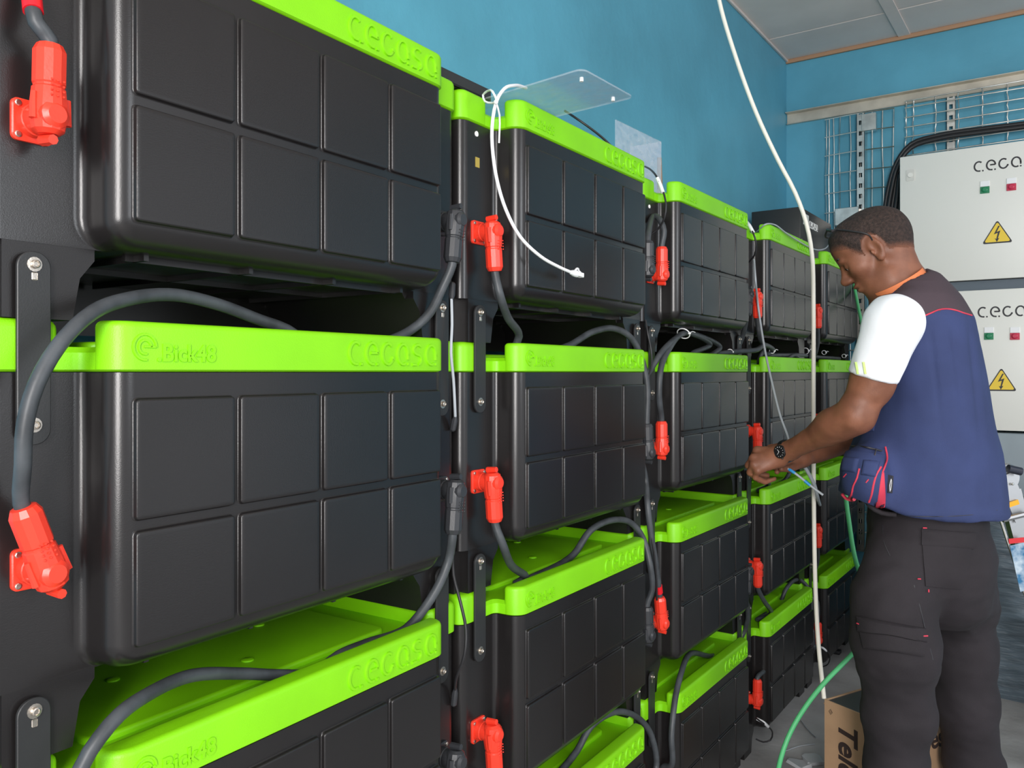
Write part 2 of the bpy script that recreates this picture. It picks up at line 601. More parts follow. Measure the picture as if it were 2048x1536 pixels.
    text_mesh('.Bick48', 0.028, 0.0012, lambda x, y, z: Vector((0.047 + x * .92, -ol - z - .0010, LB + 0.0125 + y * .95)), b, bold=0.0007)
    obj('model_lettering', b, M_GREEN, lid)
    # flange sockets on the shoulders
    for nm, x, mm in (('red_socket', -0.055, M_RED), ('black_socket', W + 0.055, M_CONN)):
        b = BM()
        zc = LB - 0.197
        pl = round_poly([(x - .020, zc - .021), (x + .020, zc - .021), (x + .020, zc + .021), (x - .020, zc + .021)], 0.006, 4)
        loft(b, [[(p, SS + .001, q) for p, q in pl], [(p, SS - .0035, q) for p, q in pl], [(x + (p - x) * .93, SS - .0045, zc + (q - zc) * .93) for p, q in pl]])
        rod_profile(b, (x, SS - .002, zc), (0, -1, 0), [(0, .0165), (.012, .0165), (.013, .0155)], 20)
        s = obj('socket', b, mm, root)
        tag(s, label=nm.replace('_', ' '))
        for dx in (-.0145, .0145):
            for dz in (-.0155, .0155):
                b = BM()
                rod_profile(b, (x + dx, SS - .004, zc + dz), (0, -1, 0), [(0, .0034), (.0018, .0034), (.0024, .0024)], 8)
                obj('screw', b, M_STEEL, s)
    return root


ORD = ['nearest stack', 'second stack from the left', 'third stack from the left', 'fourth stack from the left', 'farthest stack']
RN = ['topmost', 'second from top', 'third from top', 'lowest']
proto = make_battery()


def copy_tree(o, parent=None):
    c = o.copy()
    COL.objects.link(c)
    if parent is not None:
        c.parent = parent
    for ch in list(o.children):
        copy_tree(ch, c)
    return c


for c in range(5):
    for r in range(4):
        o = proto if (c == 0 and r == 0) else copy_tree(proto)
        o.location = lp(c, 0, 0, zr(r) - LB)
        o.rotation_euler = (0, 0, STK[c][1])
        tag(o, 'black battery with green lid, %s in the %s' % (RN[r], ORD[c]), 'battery', 'stacked batteries with green lids')

# ------------------------------------------------------------------ link plates
JN = ['upper', 'middle', 'lower']


def link_plate(c, r, side):
    xs = -0.055 if side == 0 else W + 0.055
    z0 = zr(r + 1)
    root = empty('link_plate', lp(c, xs, SS - 0.004, z0 - 0.073), STK[c][1],
                 'black link plate across the %s joint, %s side of the %s' % (JN[r], 'left' if side == 0 else 'right', ORD[c]), 'metal plate', 'link plates joining stacked batteries')
    b = BM()
    pl = round_poly([(-.0165, 0), (.0165, 0), (.0165, .195), (-.0165, .195)], 0.0155, 7)
    loft(b, [[(x, 0, z) for x, z in pl], [(x, -.003, z) for x, z in pl], [(x * .95, -.0036, (z - .0975) * .992 + .0975) for x, z in pl]])
    obj('plate', b, M_PLATE, root)
    for z, sl in ((0.182, 1), (0.020, 0)):
        b = BM()
        rod_profile(b, (0, -.003, z), (0, -1, 0), [(0, .0075), (.0012, .0075), (.0014, .0045), (.005, .0043), (.0056, .0030), (.0042, .0022)], 14)
        if sl:
            box(b, -.003, .003, -.0042, -.003, z - .016, z - .008, .0008, 1)
        obj('bolt', b, M_STEEL, root)


for c in range(5):
    for r in range(3):
        for side in ((0, 1) if c in (0, 1, 2) else (0,)):
            link_plate(c, r, side)

# ------------------------------------------------------------------ power cables with their elbow plugs
def plug_geo(c, r, side, dx, dz, m, root, name='plug'):
    """elbow plug on a socket; (dx,dz) direction of the barrel in the stack plane. returns the cable start and direction"""
    o, rot, d, n = STK[c]
    xs = -0.055 if side == 0 else W + 0.055
    z = zr(r) - 0.197
    p0 = lp(c, xs, SS - 0.012, z)
    e = p0 - n * 0.022
    dv = (d * dx + Vector((0, 0, dz))).normalized()
    b = BM()
    rod_profile(b, p0, -n, [(0, .0145), (.004, .0155), (.026, .0150), (.036, .0135), (.040, .009)], 16)
    rod_profile(b, e - dv * .018, dv, [(0, .010), (.004, .0150), (.016, .0172), (.028, .0172), (.045, .0156), (.0465, .0143), (.0485, .0143), (.050, .0154), (.082, .0154), (.089, .0120), (.090, .0080)], 12, rot=PI / 12)
    # latch tab, thumb recess ridge
    sd = dv.cross(n)
    for q in (-1, 1):
        rod(b, e + sd * .0165 * q - dv * .006 - n * .004, e + sd * .0165 * q + dv * .02 - n * .004, .0042, .0030, 8)
    rod(b, e - dv * .022 + n * .010, e - dv * .024 - n * .010, .0058, .0050, 8)
    for k in range(4):
        for q in (-.006, 0, .006):
            ball(b, e + dv * (.018 + .005 * k) - n * .0166 + sd * q, .0012, 6)
    o_ = obj(name, b, m, root, world=True, smooth=25)
    return e + dv * 0.058, dv


def power_cable(label, ends, pts, rad=0.0077, sleeve=None, tail=False):
    """ends: list of (c,r,side,dx,dz,mat) for start and end (None = no plug)"""
    root = empty('power_cable', (0, 0, 0), 0, label, 'cable', 'power cables of the battery stacks')
    first = ends[0] or ends[1]
    root.location = lp(first[0], 0, 0, zr(first[1]) - .25)
    P = list(pts)
    if ends[0]:
        a, dv = plug_geo(*ends[0], root)
        P = [a, a + dv * .018] + P
    if ends[1]:
        a, dv = plug_geo(*ends[1], root)
        P = P + [a + dv * .018, a]
    b = BM(); tube(b, P, rad, 12)
    cb = obj('cable', b, M_RUBBER, root, world=True, smooth=60)
    if sleeve:
        S_ = [p for p in catmull(P) if sleeve[0] <= YH - FPX * (p.z - H) / (p - CAM).dot(CF) <= sleeve[1]]
        b = BM(); tube(b, S_, rad * 1.22, 12, smooth=False)
        obj('shrink_sleeve', b, M_REDTAPE, root, world=True, smooth=60)
    return root


def PS(c, L):
    return [sp(c, *t) for t in L]


red, blk = M_RED, M_CONN
z = zr
power_cable('dark power cable rising from the topmost red plug of the nearest stack', [(0, 0, 0, 0.02, 1, red), None],
            PS(0, [(72, 45, .02), (64, 0, .03), (52, -70, .045)]) + [lp(0, -.07, .10, z(0) + .16), lp(0, -.03, .22, z(0) + .075)],
            sleeve=(-30, 38))
power_cable('dark power cable arching across the nearest stack below its topmost battery', [(0, 1, 0, -.36, 1, red), (0, 0, 1, -.12, -1, blk)],
            PS(0, [(46, 930, .0), (50, 850, -.008), (72, 770, -.012), (118, 690, -.008), (185, 625, 0), (265, 596, .02), (350, 590, .04), (440, 610, .055), (520, 640, .06), (575, 660, .06)]) +
            [lp(0, .33, .060, z(1) + .037), lp(0, .43, .060, z(1) + .037)] + PS(0, [(822, 660, .06), (860, 625, .045), (885, 575, .035)]))
power_cable('dark power cable arching over the lid of the third battery of the nearest stack', [(0, 2, 0, -.2, 1, red), (0, 1, 1, -.1, -1, blk)],
            PS(0, [(160, 1540, -.02), (200, 1474, -.022), (238, 1430, -.018), (290, 1392, .0), (380, 1352, .035), (480, 1347, .058), (560, 1350, .062), (630, 1345, .062)]) +
            [lp(0, .38, .060, z(2) + .037), lp(0, .44, .060, z(2) + .038)] + PS(0, [(812, 1258, .06), (850, 1215, .05), (880, 1165, .04), (897, 1120, .035)]))
power_cable('dark power cable below the black plug at lower right of the nearest stack', [(0, 2, 1, -.12, -1, blk), None],
            [lp(0, W + .02, .03, z(3) + .12), lp(0, W - .08, .055, z(3) + .060), lp(0, .3, .060, z(3) + .037)])
power_cable('dark power cable hanging from the topmost red plug of the second stack', [(1, 0, 0, .10, -1, red), (1, 1, 1, -.08, 1, blk)],
            PS(1, [(1000, 590, .012), (1016, 636, .03), (1038, 672, .045)]) + [lp(1, .07, .060, z(1) + .037), lp(1, .15, .060, z(1) + .037)] +
            PS(1, [(1140, 690, .08), (1185, 664, .07), (1228, 657, .055), (1262, 676, .04), (1282, 715, .03), (1294, 770, .02)]))
power_cable('dark power cable arching over the third lid of the second stack', [(1, 1, 0, .10, -1, red), (1, 2, 1, -.06, 1, blk)],
            PS(1, [(1004, 1085, .012), (1022, 1130, .03), (1050, 1156, .05)]) + [lp(1, .075, .060, z(2) + .037), lp(1, .145, .060, z(2) + .037)] +
            PS(1, [(1148, 1108, .08), (1180, 1062, .07), (1220, 1041, .055), (1262, 1046, .045), (1285, 1075, .03), (1300, 1130, .01), (1304, 1180, .01)]))
power_cable('dark power cable arching over the lowest lid of the second stack', [(1, 2, 0, .10, -1, red), None],
            [lp(1, .02, .04, z(3) + .09), lp(1, .07, .060, z(3) + .037), lp(1, .14, .060, z(3) + .037)] +
            PS(1, [(1155, 1500, .08), (1180, 1455, .07), (1225, 1425, .055), (1270, 1432, .045), (1300, 1465, .03), (1312, 1536, .03)]) + [lp(1, W + .03, .03, z(3) - .12)])
power_cable('dark power cable looping between the topmost plugs of the second and third stacks', [(2, 0, 0, .0, 1, red), (1, 0, 1, .0, 1, blk)],
            PS(2, [(1328, 462, .015), (1318, 437, .03), (1308, 432, .05)]))
power_cable('dark power cable rising from the second red plug of the third stack', [(2, 1, 0, -.03, 1, red), None],
            PS(2, [(1318, 790, .01), (1322, 735, .01), (1340, 695, .02), (1364, 668, .045), (1400, 672, .06), (1440, 695, .07)]) + [lp(2, .33, .060, z(1) + .037), lp(2, .42, .060, z(1) + .037)])
power_cable('second dark power cable joining at the zip tie above the third stack lid', [None, (2, 0, 1, -.2, -1, blk)],
            [lp(1, W + .05, .035, z(1) - .02)] + PS(2, [(1299, 742, .03), (1322, 706, .02), (1350, 678, .03), (1375, 666, .05), (1420, 690, .07)]) + [lp(2, .28, .075, z(1) + .056), lp(2, .42, .09, z(1) + .052)] + PS(2, [(1478, 690, .06)]))
power_cable('dark power cable rising from the third red plug of the third stack, with red sleeve', [(2, 2, 0, -.18, 1, red), None],
            PS(2, [(1312, 1130, .01), (1302, 1070, .015), (1295, 1010, .02), (1291, 960, .04)]) + [lp(1, W + .06, .045, z(1) - .20)],
            sleeve=(1168, 1188))
power_cable('dark power cable hanging in front of the lowest battery of the third stack', [(2, 3, 0, .05, 1, red), (2, 2, 1, -.25, -1, blk)],
            PS(2, [(1343, 1530, -.01), (1343, 1470, -.012), (1350, 1400, -.005), (1364, 1340, .01), (1380, 1308, .04), (1425, 1312, .07), (1462, 1298, .075), (1484, 1272, .06), (1495, 1240, .04)]))
power_cable('dark power cable hanging from the topmost red plug of the fourth stack', [(3, 0, 0, .06, -1, red), (3, 1, 1, -.1, 1, blk)],
            PS(3, [(1520, 675, .015), (1528, 697, .04)]) + [lp(3, .08, .060, z(1) + .037), lp(3, .35, .060, z(1) + .037), lp(3, .52, .05, z(1) + .06)])
power_cable('dark power cable hanging from the second red plug of the fourth stack', [(3, 1, 0, .06, -1, red), (3, 2, 1, -.1, 1, blk)],
            PS(3, [(1523, 945, .015), (1536, 972, .04)]) + [lp(3, .08, .060, z(2) + .037)] + PS(3, [(1570, 960, .07), (1590, 930, .06), (1612, 925, .04)]))
power_cable('dark power cable hanging from the third red plug of the fourth stack', [(3, 2, 0, .10, -1, red), (3, 3, 1, -.1, 1, blk)],
            PS(3, [(1527, 1200, .015), (1541, 1228, .04)]) + [lp(3, .07, .060, z(3) + .037)] + PS(3, [(1562, 1202, .08), (1572, 1178, .07), (1600, 1160, .06), (1618, 1180, .03)]))
power_cable('short dark power cable bending over above the lowest red plug of the fourth stack', [(3, 3, 0, .03, 1, red), None],
            PS(3, [(1529, 1338, .02), (1521, 1326, .03), (1512, 1335, .05), (1510, 1360, .052)]))
for r in range(4):
    nm = ['topmost', 'second', 'third', 'lowest'][r]
    power_cable('dark power cable with the %s red plug of the farthest stack' % nm, [(4, r, 0, .06, -1 if r < 3 else 1, red), None],
                [lp(4, -.02, .03, z(r) - .33), lp(4, .02, .055, z(r) - .385), lp(4, .10, .10, z(r) - .39), lp(4, .25, .12, z(r) - .39)] if r < 3 else
                [lp(4, -.035, .03, z(r) - .04), lp(4, -.06, .05, z(r) - .03)])


# long cable run along the seam of the far stacks
def strand(name, label, cat, pts, r, m, group=None, n=10, parts=()):
    root = empty(name, pts[0] if False else (0, 0, 0), 0, label, cat, group)
    lo = min(pts, key=lambda p: p.z)
    root.location = lo
    b = BM(); tube(b, pts, r, n)
    obj('cord' if name != 'cord' else 'sheath', b, m, root, world=True, smooth=60)
    for nm, pp, rr, mm in parts:
        b = BM(); tube(b, pp, rr, n)
        obj(nm, b, mm, root, world=True, smooth=60)
    return root


strand('cable_run', 'dark cable run tied along the second lids of the fourth and farthest stacks', 'cable',
       [lp(2, .47, .075, z(1) + .058), lp(2, W + .03, .05, z(1) + .068)] + PS(3, [(1512, 700, .02), (1528, 690, .03), (1546, 703, .06)]) + [lp(3, .2, .07, z(1) + .065), lp(3, .40, .07, z(1) + .066), lp(3, W + .05, .06, z(1) + .07), lp(4, .15, .07, z(1) + .066), lp(4, .35, .07, z(1) + .066), lp(4, W, .08, z(1) + .066)],
       .0085, M_RUBBER)


def zip_tie(label, c, px, py, dep, tilt=0.3, rad=.009):
    p = sp(c, px, py, dep)
    o, rot, d, n = STK[c]
    root = empty('zip_tie', p, 0, label, 'zip tie', 'white zip ties on the cables')
    b = BM()
    ax = (d + Vector((0, 0, tilt))).normalized()
    u = n; v = ax.cross(u)
    ring = [p + (u * math.cos(t) + v * math.sin(t)) * rad for t in [2 * PI * k / 16 for k in range(17)]]
    tube(b, ring, .0016, 6, smooth=False)
    obj('band', b, M_ZIP, root, world=True)
    b = BM(); q = p - n * rad
    bx = box(b, -.003, .003, -.003, .003, -.0025, .0025, .0005, 1)
    bmesh.ops.transform(b, matrix=Matrix.Translation(q) @ Matrix.Rotation(rot, 4, 'Z'), verts=b.verts[:])
    obj('lock', b, M_ZIP, root, world=True)
    b = BM(); tube(b, [q, q + d * .02 + Vector((0, 0, .006)), q + d * .04 + Vector((0, 0, .004))], .0012, 6)
    obj('tail', b, M_ZIP, root, world=True)


zip_tie('white zip tie on the cables arching over the third stack lid', 2, 1367, 667, .045, .9, .018)
zip_tie('white zip tie at the right of the third stack second lid', 2, 1460, 704, .06)
zip_tie('white zip tie above the left end of the fourth stack second lid', 3, 1544, 702, .055)
zip_tie('white zip tie above the right end of the fourth stack second lid', 3, 1611, 702, .06, rad=.013)
zip_tie('white zip tie left of the white cord above the farthest stack', 4, 1648, 705, .055)
zip_tie('white zip tie above the farthest stack second lid, nearest the sleeve', 4, 1688, 712, .06)

# ------------------------------------------------------------------ thin signal cables
def jack(bm, a, bb, r=.0052):
    a = Vector(a); bb = Vector(bb)
    rod_profile(bm, a, bb - a, [(0, r * .6), (.003, r), ((bb - a).length * .7, r), ((bb - a).length, r * .45)], 8)


def signal(label, c, pts, m, r=.0026, sleeve=None, jacks=()):
    P = PS(c, pts)
    root = empty('signal_cable', min(P, key=lambda p: p.z), 0, label, 'cable', 'thin signal cables on the stacks')
    b = BM(); tube(b, P, r, 8)
    obj('cord', b, m, root, world=True, smooth=60)
    if sleeve:
        b = BM(); tube(b, PS(c, sleeve), r * 1.9, 8)
        obj('white_label_sleeve', b, M_WHITE, root, world=True, smooth=60)
    for j in jacks:
        b = BM(); jack(b, sp(c, *j[0]), sp(c, *j[1]), .0055)
        obj('jack', b, M_CONN, root, world=True)


signal('grey signal cable between the nearest and second stacks, above and across the green lid', 0, [(903, 598, .04), (904, 650, .038), (902, 705, .036), (907, 760, .038), (910, 820, .04), (911, 845, .045)], M_GREY, jacks=[((905, 565, .045), (903, 602, .04)), ((905, 862, .05), (911, 832, .042))])
signal('black signal cable curving over the third green lid beside the nearest stack', 0, [(905, 1110, .05), (907, 1150, .04), (921, 1205, .02), (932, 1260, .01), (929, 1310, .01), (913, 1355, .03), (910, 1380, .045)], M_THIN, jacks=[((907, 1412, .05), (911, 1375, .044))])
signal('black signal cable in the gap at the right of the second stack second lid', 1, [(1291, 640, .05), (1296, 670, .04), (1302, 700, .035), (1303, 730, .03), (1296, 760, .03), (1292, 800, .04)], M_THIN)
signal('pair of thin black wires at the right of the second stack third battery', 1, [(1290, 1000, .05), (1296, 1040, .035), (1306, 1090, .02), (1312, 1150, .02), (1314, 1200, .03)], M_THIN)
signal('black signal cable with white label above the third stack', 2, [(1290, 333, .12), (1302, 340, .07), (1314, 355, .03), (1326, 382, .01), (1332, 410, .0), (1329, 435, .005), (1316, 458, .03), (1303, 468, .048)], M_THIN, sleeve=[(1314.5, 356, .029), (1320, 368, .02), (1326, 385, .009)])
signal('black signal cable with white label above the fourth stack', 3, [(1488, 438, .10), (1495, 446, .05), (1505, 463, .02), (1512, 485, .01), (1510, 508, .02), (1498, 524, .05)], M_THIN, r=.003, sleeve=[(1494, 445, .05), (1500, 453, .03), (1507, 466, .018)])
signal('grey signal wire sagging over the top lid of the fourth stack', 3, [(1500, 470, .12), (1517, 461, .04), (1530, 449, .005), (1548, 449, -.005), (1572, 466, -.01), (1600, 484, -.012), (1630, 499, -.01), (1648, 498, .0), (1662, 480, .10), (1668, 460, .25)], M_GREY, r=.0026)
signal('thin black cable running behind the top lid of the second stack', 1, [(1130, 222, .20), (1150, 235, .16), (1180, 256, .13), (1210, 280, .11), (1236, 306, .09), (1262, 325, .07), (1286, 335, .055)], M_THIN, r=.003)
signal('black signal loop with white label at the foot of the fourth stack', 3, [(1512, 1436, .0), (1520, 1442, -.02), (1536, 1453, -.03), (1545, 1466, -.03), (1541, 1480, -.02), (1526, 1484, .0), (1512, 1478, .02)], M_THIN, sleeve=[(1514, 1438, -.004), (1526, 1444, -.024), (1536, 1453, -.03)])
signal('black signal loop with white label at the foot of the farthest stack', 4, [(1638, 1294, .0), (1652, 1300, -.03), (1660, 1313, -.04), (1656, 1328, -.03), (1644, 1334, .0)], M_THIN, r=.0022, sleeve=[(1640, 1294, -.006), (1646, 1296, -.02), (1653, 1302, -.031)])

# indicator pins on the shoulders of the top batteries of the second and third stacks
for c in (1, 2):
    bat = [o for o in bpy.data.objects if o.get('category') == 'battery' and o['label'].startswith('black battery with green lid, topmost in the ' + ORD[c])][0]
    b = BM(); rod_profile(b, (-.058, SS, LB - .018), (0, -1, 0), [(0, .005), (.0015, .005), (.0025, .003)], 12)
    obj('indicator', b, M_ZIP, bat)
    if c == 1:
        b = BM(); box(b, -.061, -.049, SS - .0008, SS + .001, LB - .078, LB - .060); obj('brass_tag', b, M_BRASS, bat)

# ------------------------------------------------------------------ white network cable with its plug
pts = [sp(1, 1052, 176, .02), sp(1, 1030, 171, -.01), sp(1, 1008, 178, -.02), sp(1, 992, 205, -.02), sp(1, 984, 255, -.015), sp(1, 986, 310, -.015), sp(1, 995, 365, -.02), sp(1, 1012, 420, -.03),
       sp(1, 1040, 473, -.035), sp(1, 1080, 512, -.04), sp(1, 1118, 534, -.04), sp(1, 1143, 545, -.04)]
root = empty('network_cable', pts[-1], 0, 'white network cable hanging in front of the second stack, clear plug at its end', 'cable')
b = BM(); tube(b, pts, .0031, 10); obj('cord', b, M_WHITE, root, world=True, smooth=60)
d_ = (sp(1, 1188, 558, -.035) - pts[-1]).normalized()
b = BM(); rod_profile(b, pts[-1] - d_ * .004, d_, [(0, .0036), (.012, .0062), (.022, .0068), (.026, .0068)], 12)
up_ = Vector((0, 0, 1)) - d_ * d_.z
tube(b, [pts[-1] + d_ * .016 + up_ * .006, pts[-1] + d_ * .024 + up_ * .011, pts[-1] + d_ * .030 + up_ * .010], .0022, 6)
obj('boot', b, M_WHITE, root, world=True)
b = BM()
mtx = Matrix((d_, d_.cross(up_).normalized(), up_.normalized())).transposed().to_4x4()
mtx.translation = pts[-1] + d_ * .024
box(b, 0, .020, -.0058, .0058, -.0042, .0042, .0006, 1, mtx)
for k in range(8):
    box(b, .013, .0205, -.0045 + k * .0012, -.0039 + k * .0012, -.0046, -.0040, 0, 1, mtx)
rod(b, mtx @ Vector((.019, 0, .0042)), mtx @ Vector((.006, 0, .0085)), .0016, .0016, 6)
obj('plug', b, mat('clear_plug_plastic', (0.86, 0.87, 0.88), 0.2), root, world=True)
# white tie round it
root = empty('zip_tie', sp(1, 990, 200, -.01), 0, 'white zip tie with long tail around the network cable', 'zip tie', 'white zip ties on the cables')
b = BM(); tube(b, [sp(1, 975, 182, .0), sp(1, 985, 183, -.03), sp(1, 993, 200, -.032), sp(1, 985, 206, -.01), sp(1, 970, 203, .01), sp(1, 966, 190, .02), sp(1, 975, 182, .0)], .0019, 8); obj('band', b, M_ZIP, root, world=True)
b = BM(); ball(b, sp(1, 992, 204, -.033), .004, 8); obj('lock', b, M_ZIP, root, world=True)
b = BM(); tube(b, [sp(1, 992, 204, -.033), sp(1, 999, 230, -.03), sp(1, 998, 286, -.025)], .0016, 8); obj('tail', b, M_ZIP, root, world=True)

# flat black bar lying across the tops of the nearest and second stacks
b = BM()
p0, p1 = lp(0, W - .03, .075, 0), lp(1, .0 - .002, .062, 0)
dv = (p1 - p0).normalized(); nv = Vector((-dv.y, dv.x, 0))
zz = z(0) + .0565
for q0, q1, h in ((0, .045, .004), (0, .003, .022)):
    a = p0 + nv * q0; a2 = p0 + nv * q1; c2 = p1 + nv * q1; c1 = p1 + nv * q0
    prism(b, [(a.x, a.y, zz), (c1.x, c1.y, zz), (c2.x, c2.y, zz), (a2.x, a2.y, zz)], (0, 0, h))
top('angle_bar', b, M_PLATE, 'dark flat angle bar lying across the tops of the nearest and second stacks', 'metal bar')

# ------------------------------------------------------------------ clear acrylic pieces
zs = z(0) + .0562
def atz(px, py, zh):
    r = ray(px, py); t = (zh - H) / r.z
    return CAM + r * t
A, B_, C_, D_ = atz(1008, 187, zs), atz(1165, 139, zs), atz(1268, 196, zs), atz(1112, 232, zs)
back = (A - B_) * .85
root = empty('acrylic_sheet', A.copy(), 0, 'clear acrylic sheet overhanging the top lid of the second stack', 'plastic sheet')
b = BM()
poly = [(p.x, p.y) for p in (A + back, B_, C_, D_ + back)]
poly = round_poly(poly, .014, 4)
loft(b, [[(x, y, zs) for x, y in poly], [(x, y, zs + .003) for x, y in poly]])
obj('sheet', b, M_ACRYL, root, world=True)
for px, py in ((1163, 161), (1226, 200)):
    p = atz(px, py, zs)
    b = BM(); rod_profile(b, p + Vector((0, 0, -.002)), (0, 0, 1), [(0, .0035), (.0072, .0035)], 10); obj('rivet', b, M_ZIP, root, world=True)

o, rot, d, n = STK[1]
a = sp(1, 1232, 239, .16); c2 = sp(1, 1322, 283, .16)
root = empty('clear_cover', a.copy(), 0, 'upright clear plastic cover behind the right end of the second stack top lid', 'plastic sheet')
b = BM()
zb_ = z(0) + .042
for p, q, th in ((a, c2, n * .003), (c2, c2 + n * .10, d * .003)):
    prism(b, [(p.x, p.y, zb_), (q.x, q.y, zb_), (q.x, q.y, c2.z + .0), (p.x, p.y, a.z if p is a else c2.z)], th)
obj('cover_panel', b, M_BAG, root, world=True)
b = BM()
p = sp(1, 1318, 318, .19)
for k in range(3):
    tube(b, [Vector((p.x, p.y, zb_ + .001)) + d * .01 * k, p + Vector((0, 0, -.02)) + d * .004 * k, p + d * .003 * k + Vector((0, 0, .004))], .006, 6)
top('cable_stub', b, mat('brown_tape', (0.25, 0.14, 0.07), .6), 'small brown taped stub standing behind the clear cover', 'cable stub')

# ------------------------------------------------------------------ black controller box on the last stack
b0 = empty('controller_box', lp(4, 0, 0, z(0) + .055), STK[4][1], 'black equipment box with white sticker on top of the farthest stack', 'equipment box')
c0 = on_plane(1601, 430, lp(4, 0, .20, 0), STK[4][3]) - lp(4, 0, 0, 0)
xx0 = c0.dot(STK[4][2])
ztop = on_plane(1601, 413, lp(4, 0, .20, 0), STK[4][3]).z - (z(0) + .055)
b = BM(); box(b, xx0, xx0 + .56, .20, .43, 0.001, ztop, .004, 2)
obj('housing', b, M_PLATE, b0)
b = BM(); box(b, xx0 + .045, xx0 + .135, .1985, .2005, ztop - .075, ztop - .022, .0004, 1); obj('sticker', b, mat('pale_sticker', (.62, .64, .62), .5), b0)
b = BM(); logo(b, .15, .036, .0012, lambda u, v, h: Vector((xx0 + .145 + u, .1995 - h, ztop - .078 + v)), .17); obj('logo_lettering', b, M_ZIP, b0)
b = BM(); rod_profile(b, (xx0 + .02, .2, ztop - .15), (0, -1, 0), [(0, .005), (.002, .004)], 10); obj('screw', b, M_STEEL, b0)

# ------------------------------------------------------------------ long white cord from the ceiling
cp = [(1392, -362, 2.60), (1415, -150, 2.60), (1438, 0, 2.60), (1470, 110, 2.60), (1512, 225, 2.60), (1556, 320, 2.60), (1590, 385, 2.60), (1612, 445, 2.60), (1624, 510, 2.60), (1627, 620, 2.60), (1627, 760, 2.60), (1627, 900, 2.60), (1628, 1040, 2.58), (1631, 1180, 2.54), (1637, 1290, 2.50), (1648, 1397, 2.462)]
P = [at(*t) for t in cp]
b = BM(); tube(b, P, .0066, 12, .03)
top('hanging_cord', b, M_CREAM, 'long white cord hanging from the ceiling down to the cardboard box', 'cord', smooth=60)

# ------------------------------------------------------------------ green cable
cp = [(1700, 520, 3.9), (1711, 585, 3.75), (1724, 650, 3.4), (1745, 740, 3.05), (1742, 830, 2.85), (1706, 900, 2.72), (1691, 965, 2.65), (1699, 1050, 2.6), (1714, 1130, 2.55), (1745, 1200, 2.48), (1757, 1255, 2.44), (1722, 1290, 2.38), (1688, 1325, 2.34), (1650, 1364, 2.32), (1612, 1412, 2.30), (1582, 1462, 2.28), (1562, 1515, 2.26), (1552, 1580, 2.20), (1560, 1660, 2.15), (1590, 1730, 2.15), (1640, 1733, 2.15)]
P = [at(*t) for t in cp]
b = BM(); tube(b, P, .0068, 10, .02)
top('green_cable', b, M_GCABLE, 'green cable hanging behind the person and curving down to the floor', 'cable', smooth=60)

# ------------------------------------------------------------------ things on the back wall
NB = Vector((0, -1, 0))
def bw(px, py, off=0.0):
    return on_plane(px, py, (0, YB - off, 0), NB)


p0 = bw(1573, 236, .03); p1 = bw(2048, 152, .03)
zb0 = bw(1573, 248, .03).z; zb1 = zb0 + .062
b = BM()
box(b, XW + .005, XR - .2, YB - .006, YB, zb0, zb1, .001, 1)
box(b, XW + .005, XR - .2, YB - .045, YB - .004, zb1 - .005, zb1, .001, 1)
box(b, XW + .005, XR - .2, YB - .020, YB - .004, zb0, zb0 + .004, .001, 1)
top('wall_rail', b, M_RAIL, 'beige steel angle rail fixed along the back blue wall', 'rail')


def wire_grid(label, xs, zs_, off, r, wob=0.0, group='wire mesh panels on the back wall'):
    root = empty('wire_grid', (min(xs), YB - off, min(zs_)), 0, label, 'wire mesh', group)
    rnd = random.Random(3)
    for x in xs:
        b = BM()
        P = []
        k = 14
        for i in range(k + 1):
            P.append(Vector((x + wob * rnd.uniform(-1, 1), YB - off + wob * rnd.uniform(-.6, .6), zs_[0] + (zs_[-1] - zs_[0]) * i / k)))
        tube(b, P, r, 6, .05)
        obj('upright_wire', b, M_GALV, root, world=True, smooth=60)
    for q in zs_:
        b = BM(); tube(b, [Vector((min(xs) - .005, YB - off - r * 1.6, q)), Vector((sum(xs) / len(xs), YB - off - r * 1.6 - wob, q + wob)), Vector((max(xs) + .005, YB - off - r * 1.6, q))], r, 6, .1)
        obj('cross_wire', b, M_GALV, root, world=True, smooth=60)


gx = [bw(x, 300, .05).x for x in (1652, 1657, 1668, 1680, 1701, 1722, 1743, 1766, 1787)]
gz = [bw(1700, y, .05).z for y in (1100, 1062, 1022, 982, 942, 902, 862, 822, 782, 742, 702, 662, 622, 582, 542, 502, 462, 422, 383, 345, 306, 268, 232)]
wire_grid('tall galvanised wire mesh panel left of the grey cabinets', gx, gz, .05, .0032, .004)
gx = [bw(x, 250, .06).x for x in (1812, 1826, 1871, 1917, 1965, 2015, 2066, 2118, 2172, 2228, 2286, 2346, 2408)]
gz = [bw(1900, y, .06).z for y in (300, 282, 262, 242, 222, 202, 188)]
wire_grid('galvanised wire mesh panel above the grey cabinets', gx, gz, .06, .0034, .003)


def strut(label, px0, px1, y0, y1, off, wide=None):
    a = bw(px0, y0, off); c = bw(px1, y0, off)
    zt_, zl = a.z, bw(px0, y1, off).z
    b = BM()
    wd = c.x - a.x
    t = wd * .30
    box(b, a.x, a.x + t, YB - off, YB - off + .002, zl, zt_)
    box(b, c.x - t, c.x, YB - off, YB - off + .002, zl, zt_)
    q = zl
    while q < zt_:
        box(b, a.x + t, c.x - t, YB - off, YB - off + .002, q, min(zt_, q + .032)); q += .055
    box(b, a.x, a.x + .002, YB - off, YB, zl, zt_)
    box(b, c.x - .002, c.x, YB - off, YB, zl, zt_)
    top('strut_channel', b, M_GALV, label, 'steel channel', 'slotted channels on the back wall')


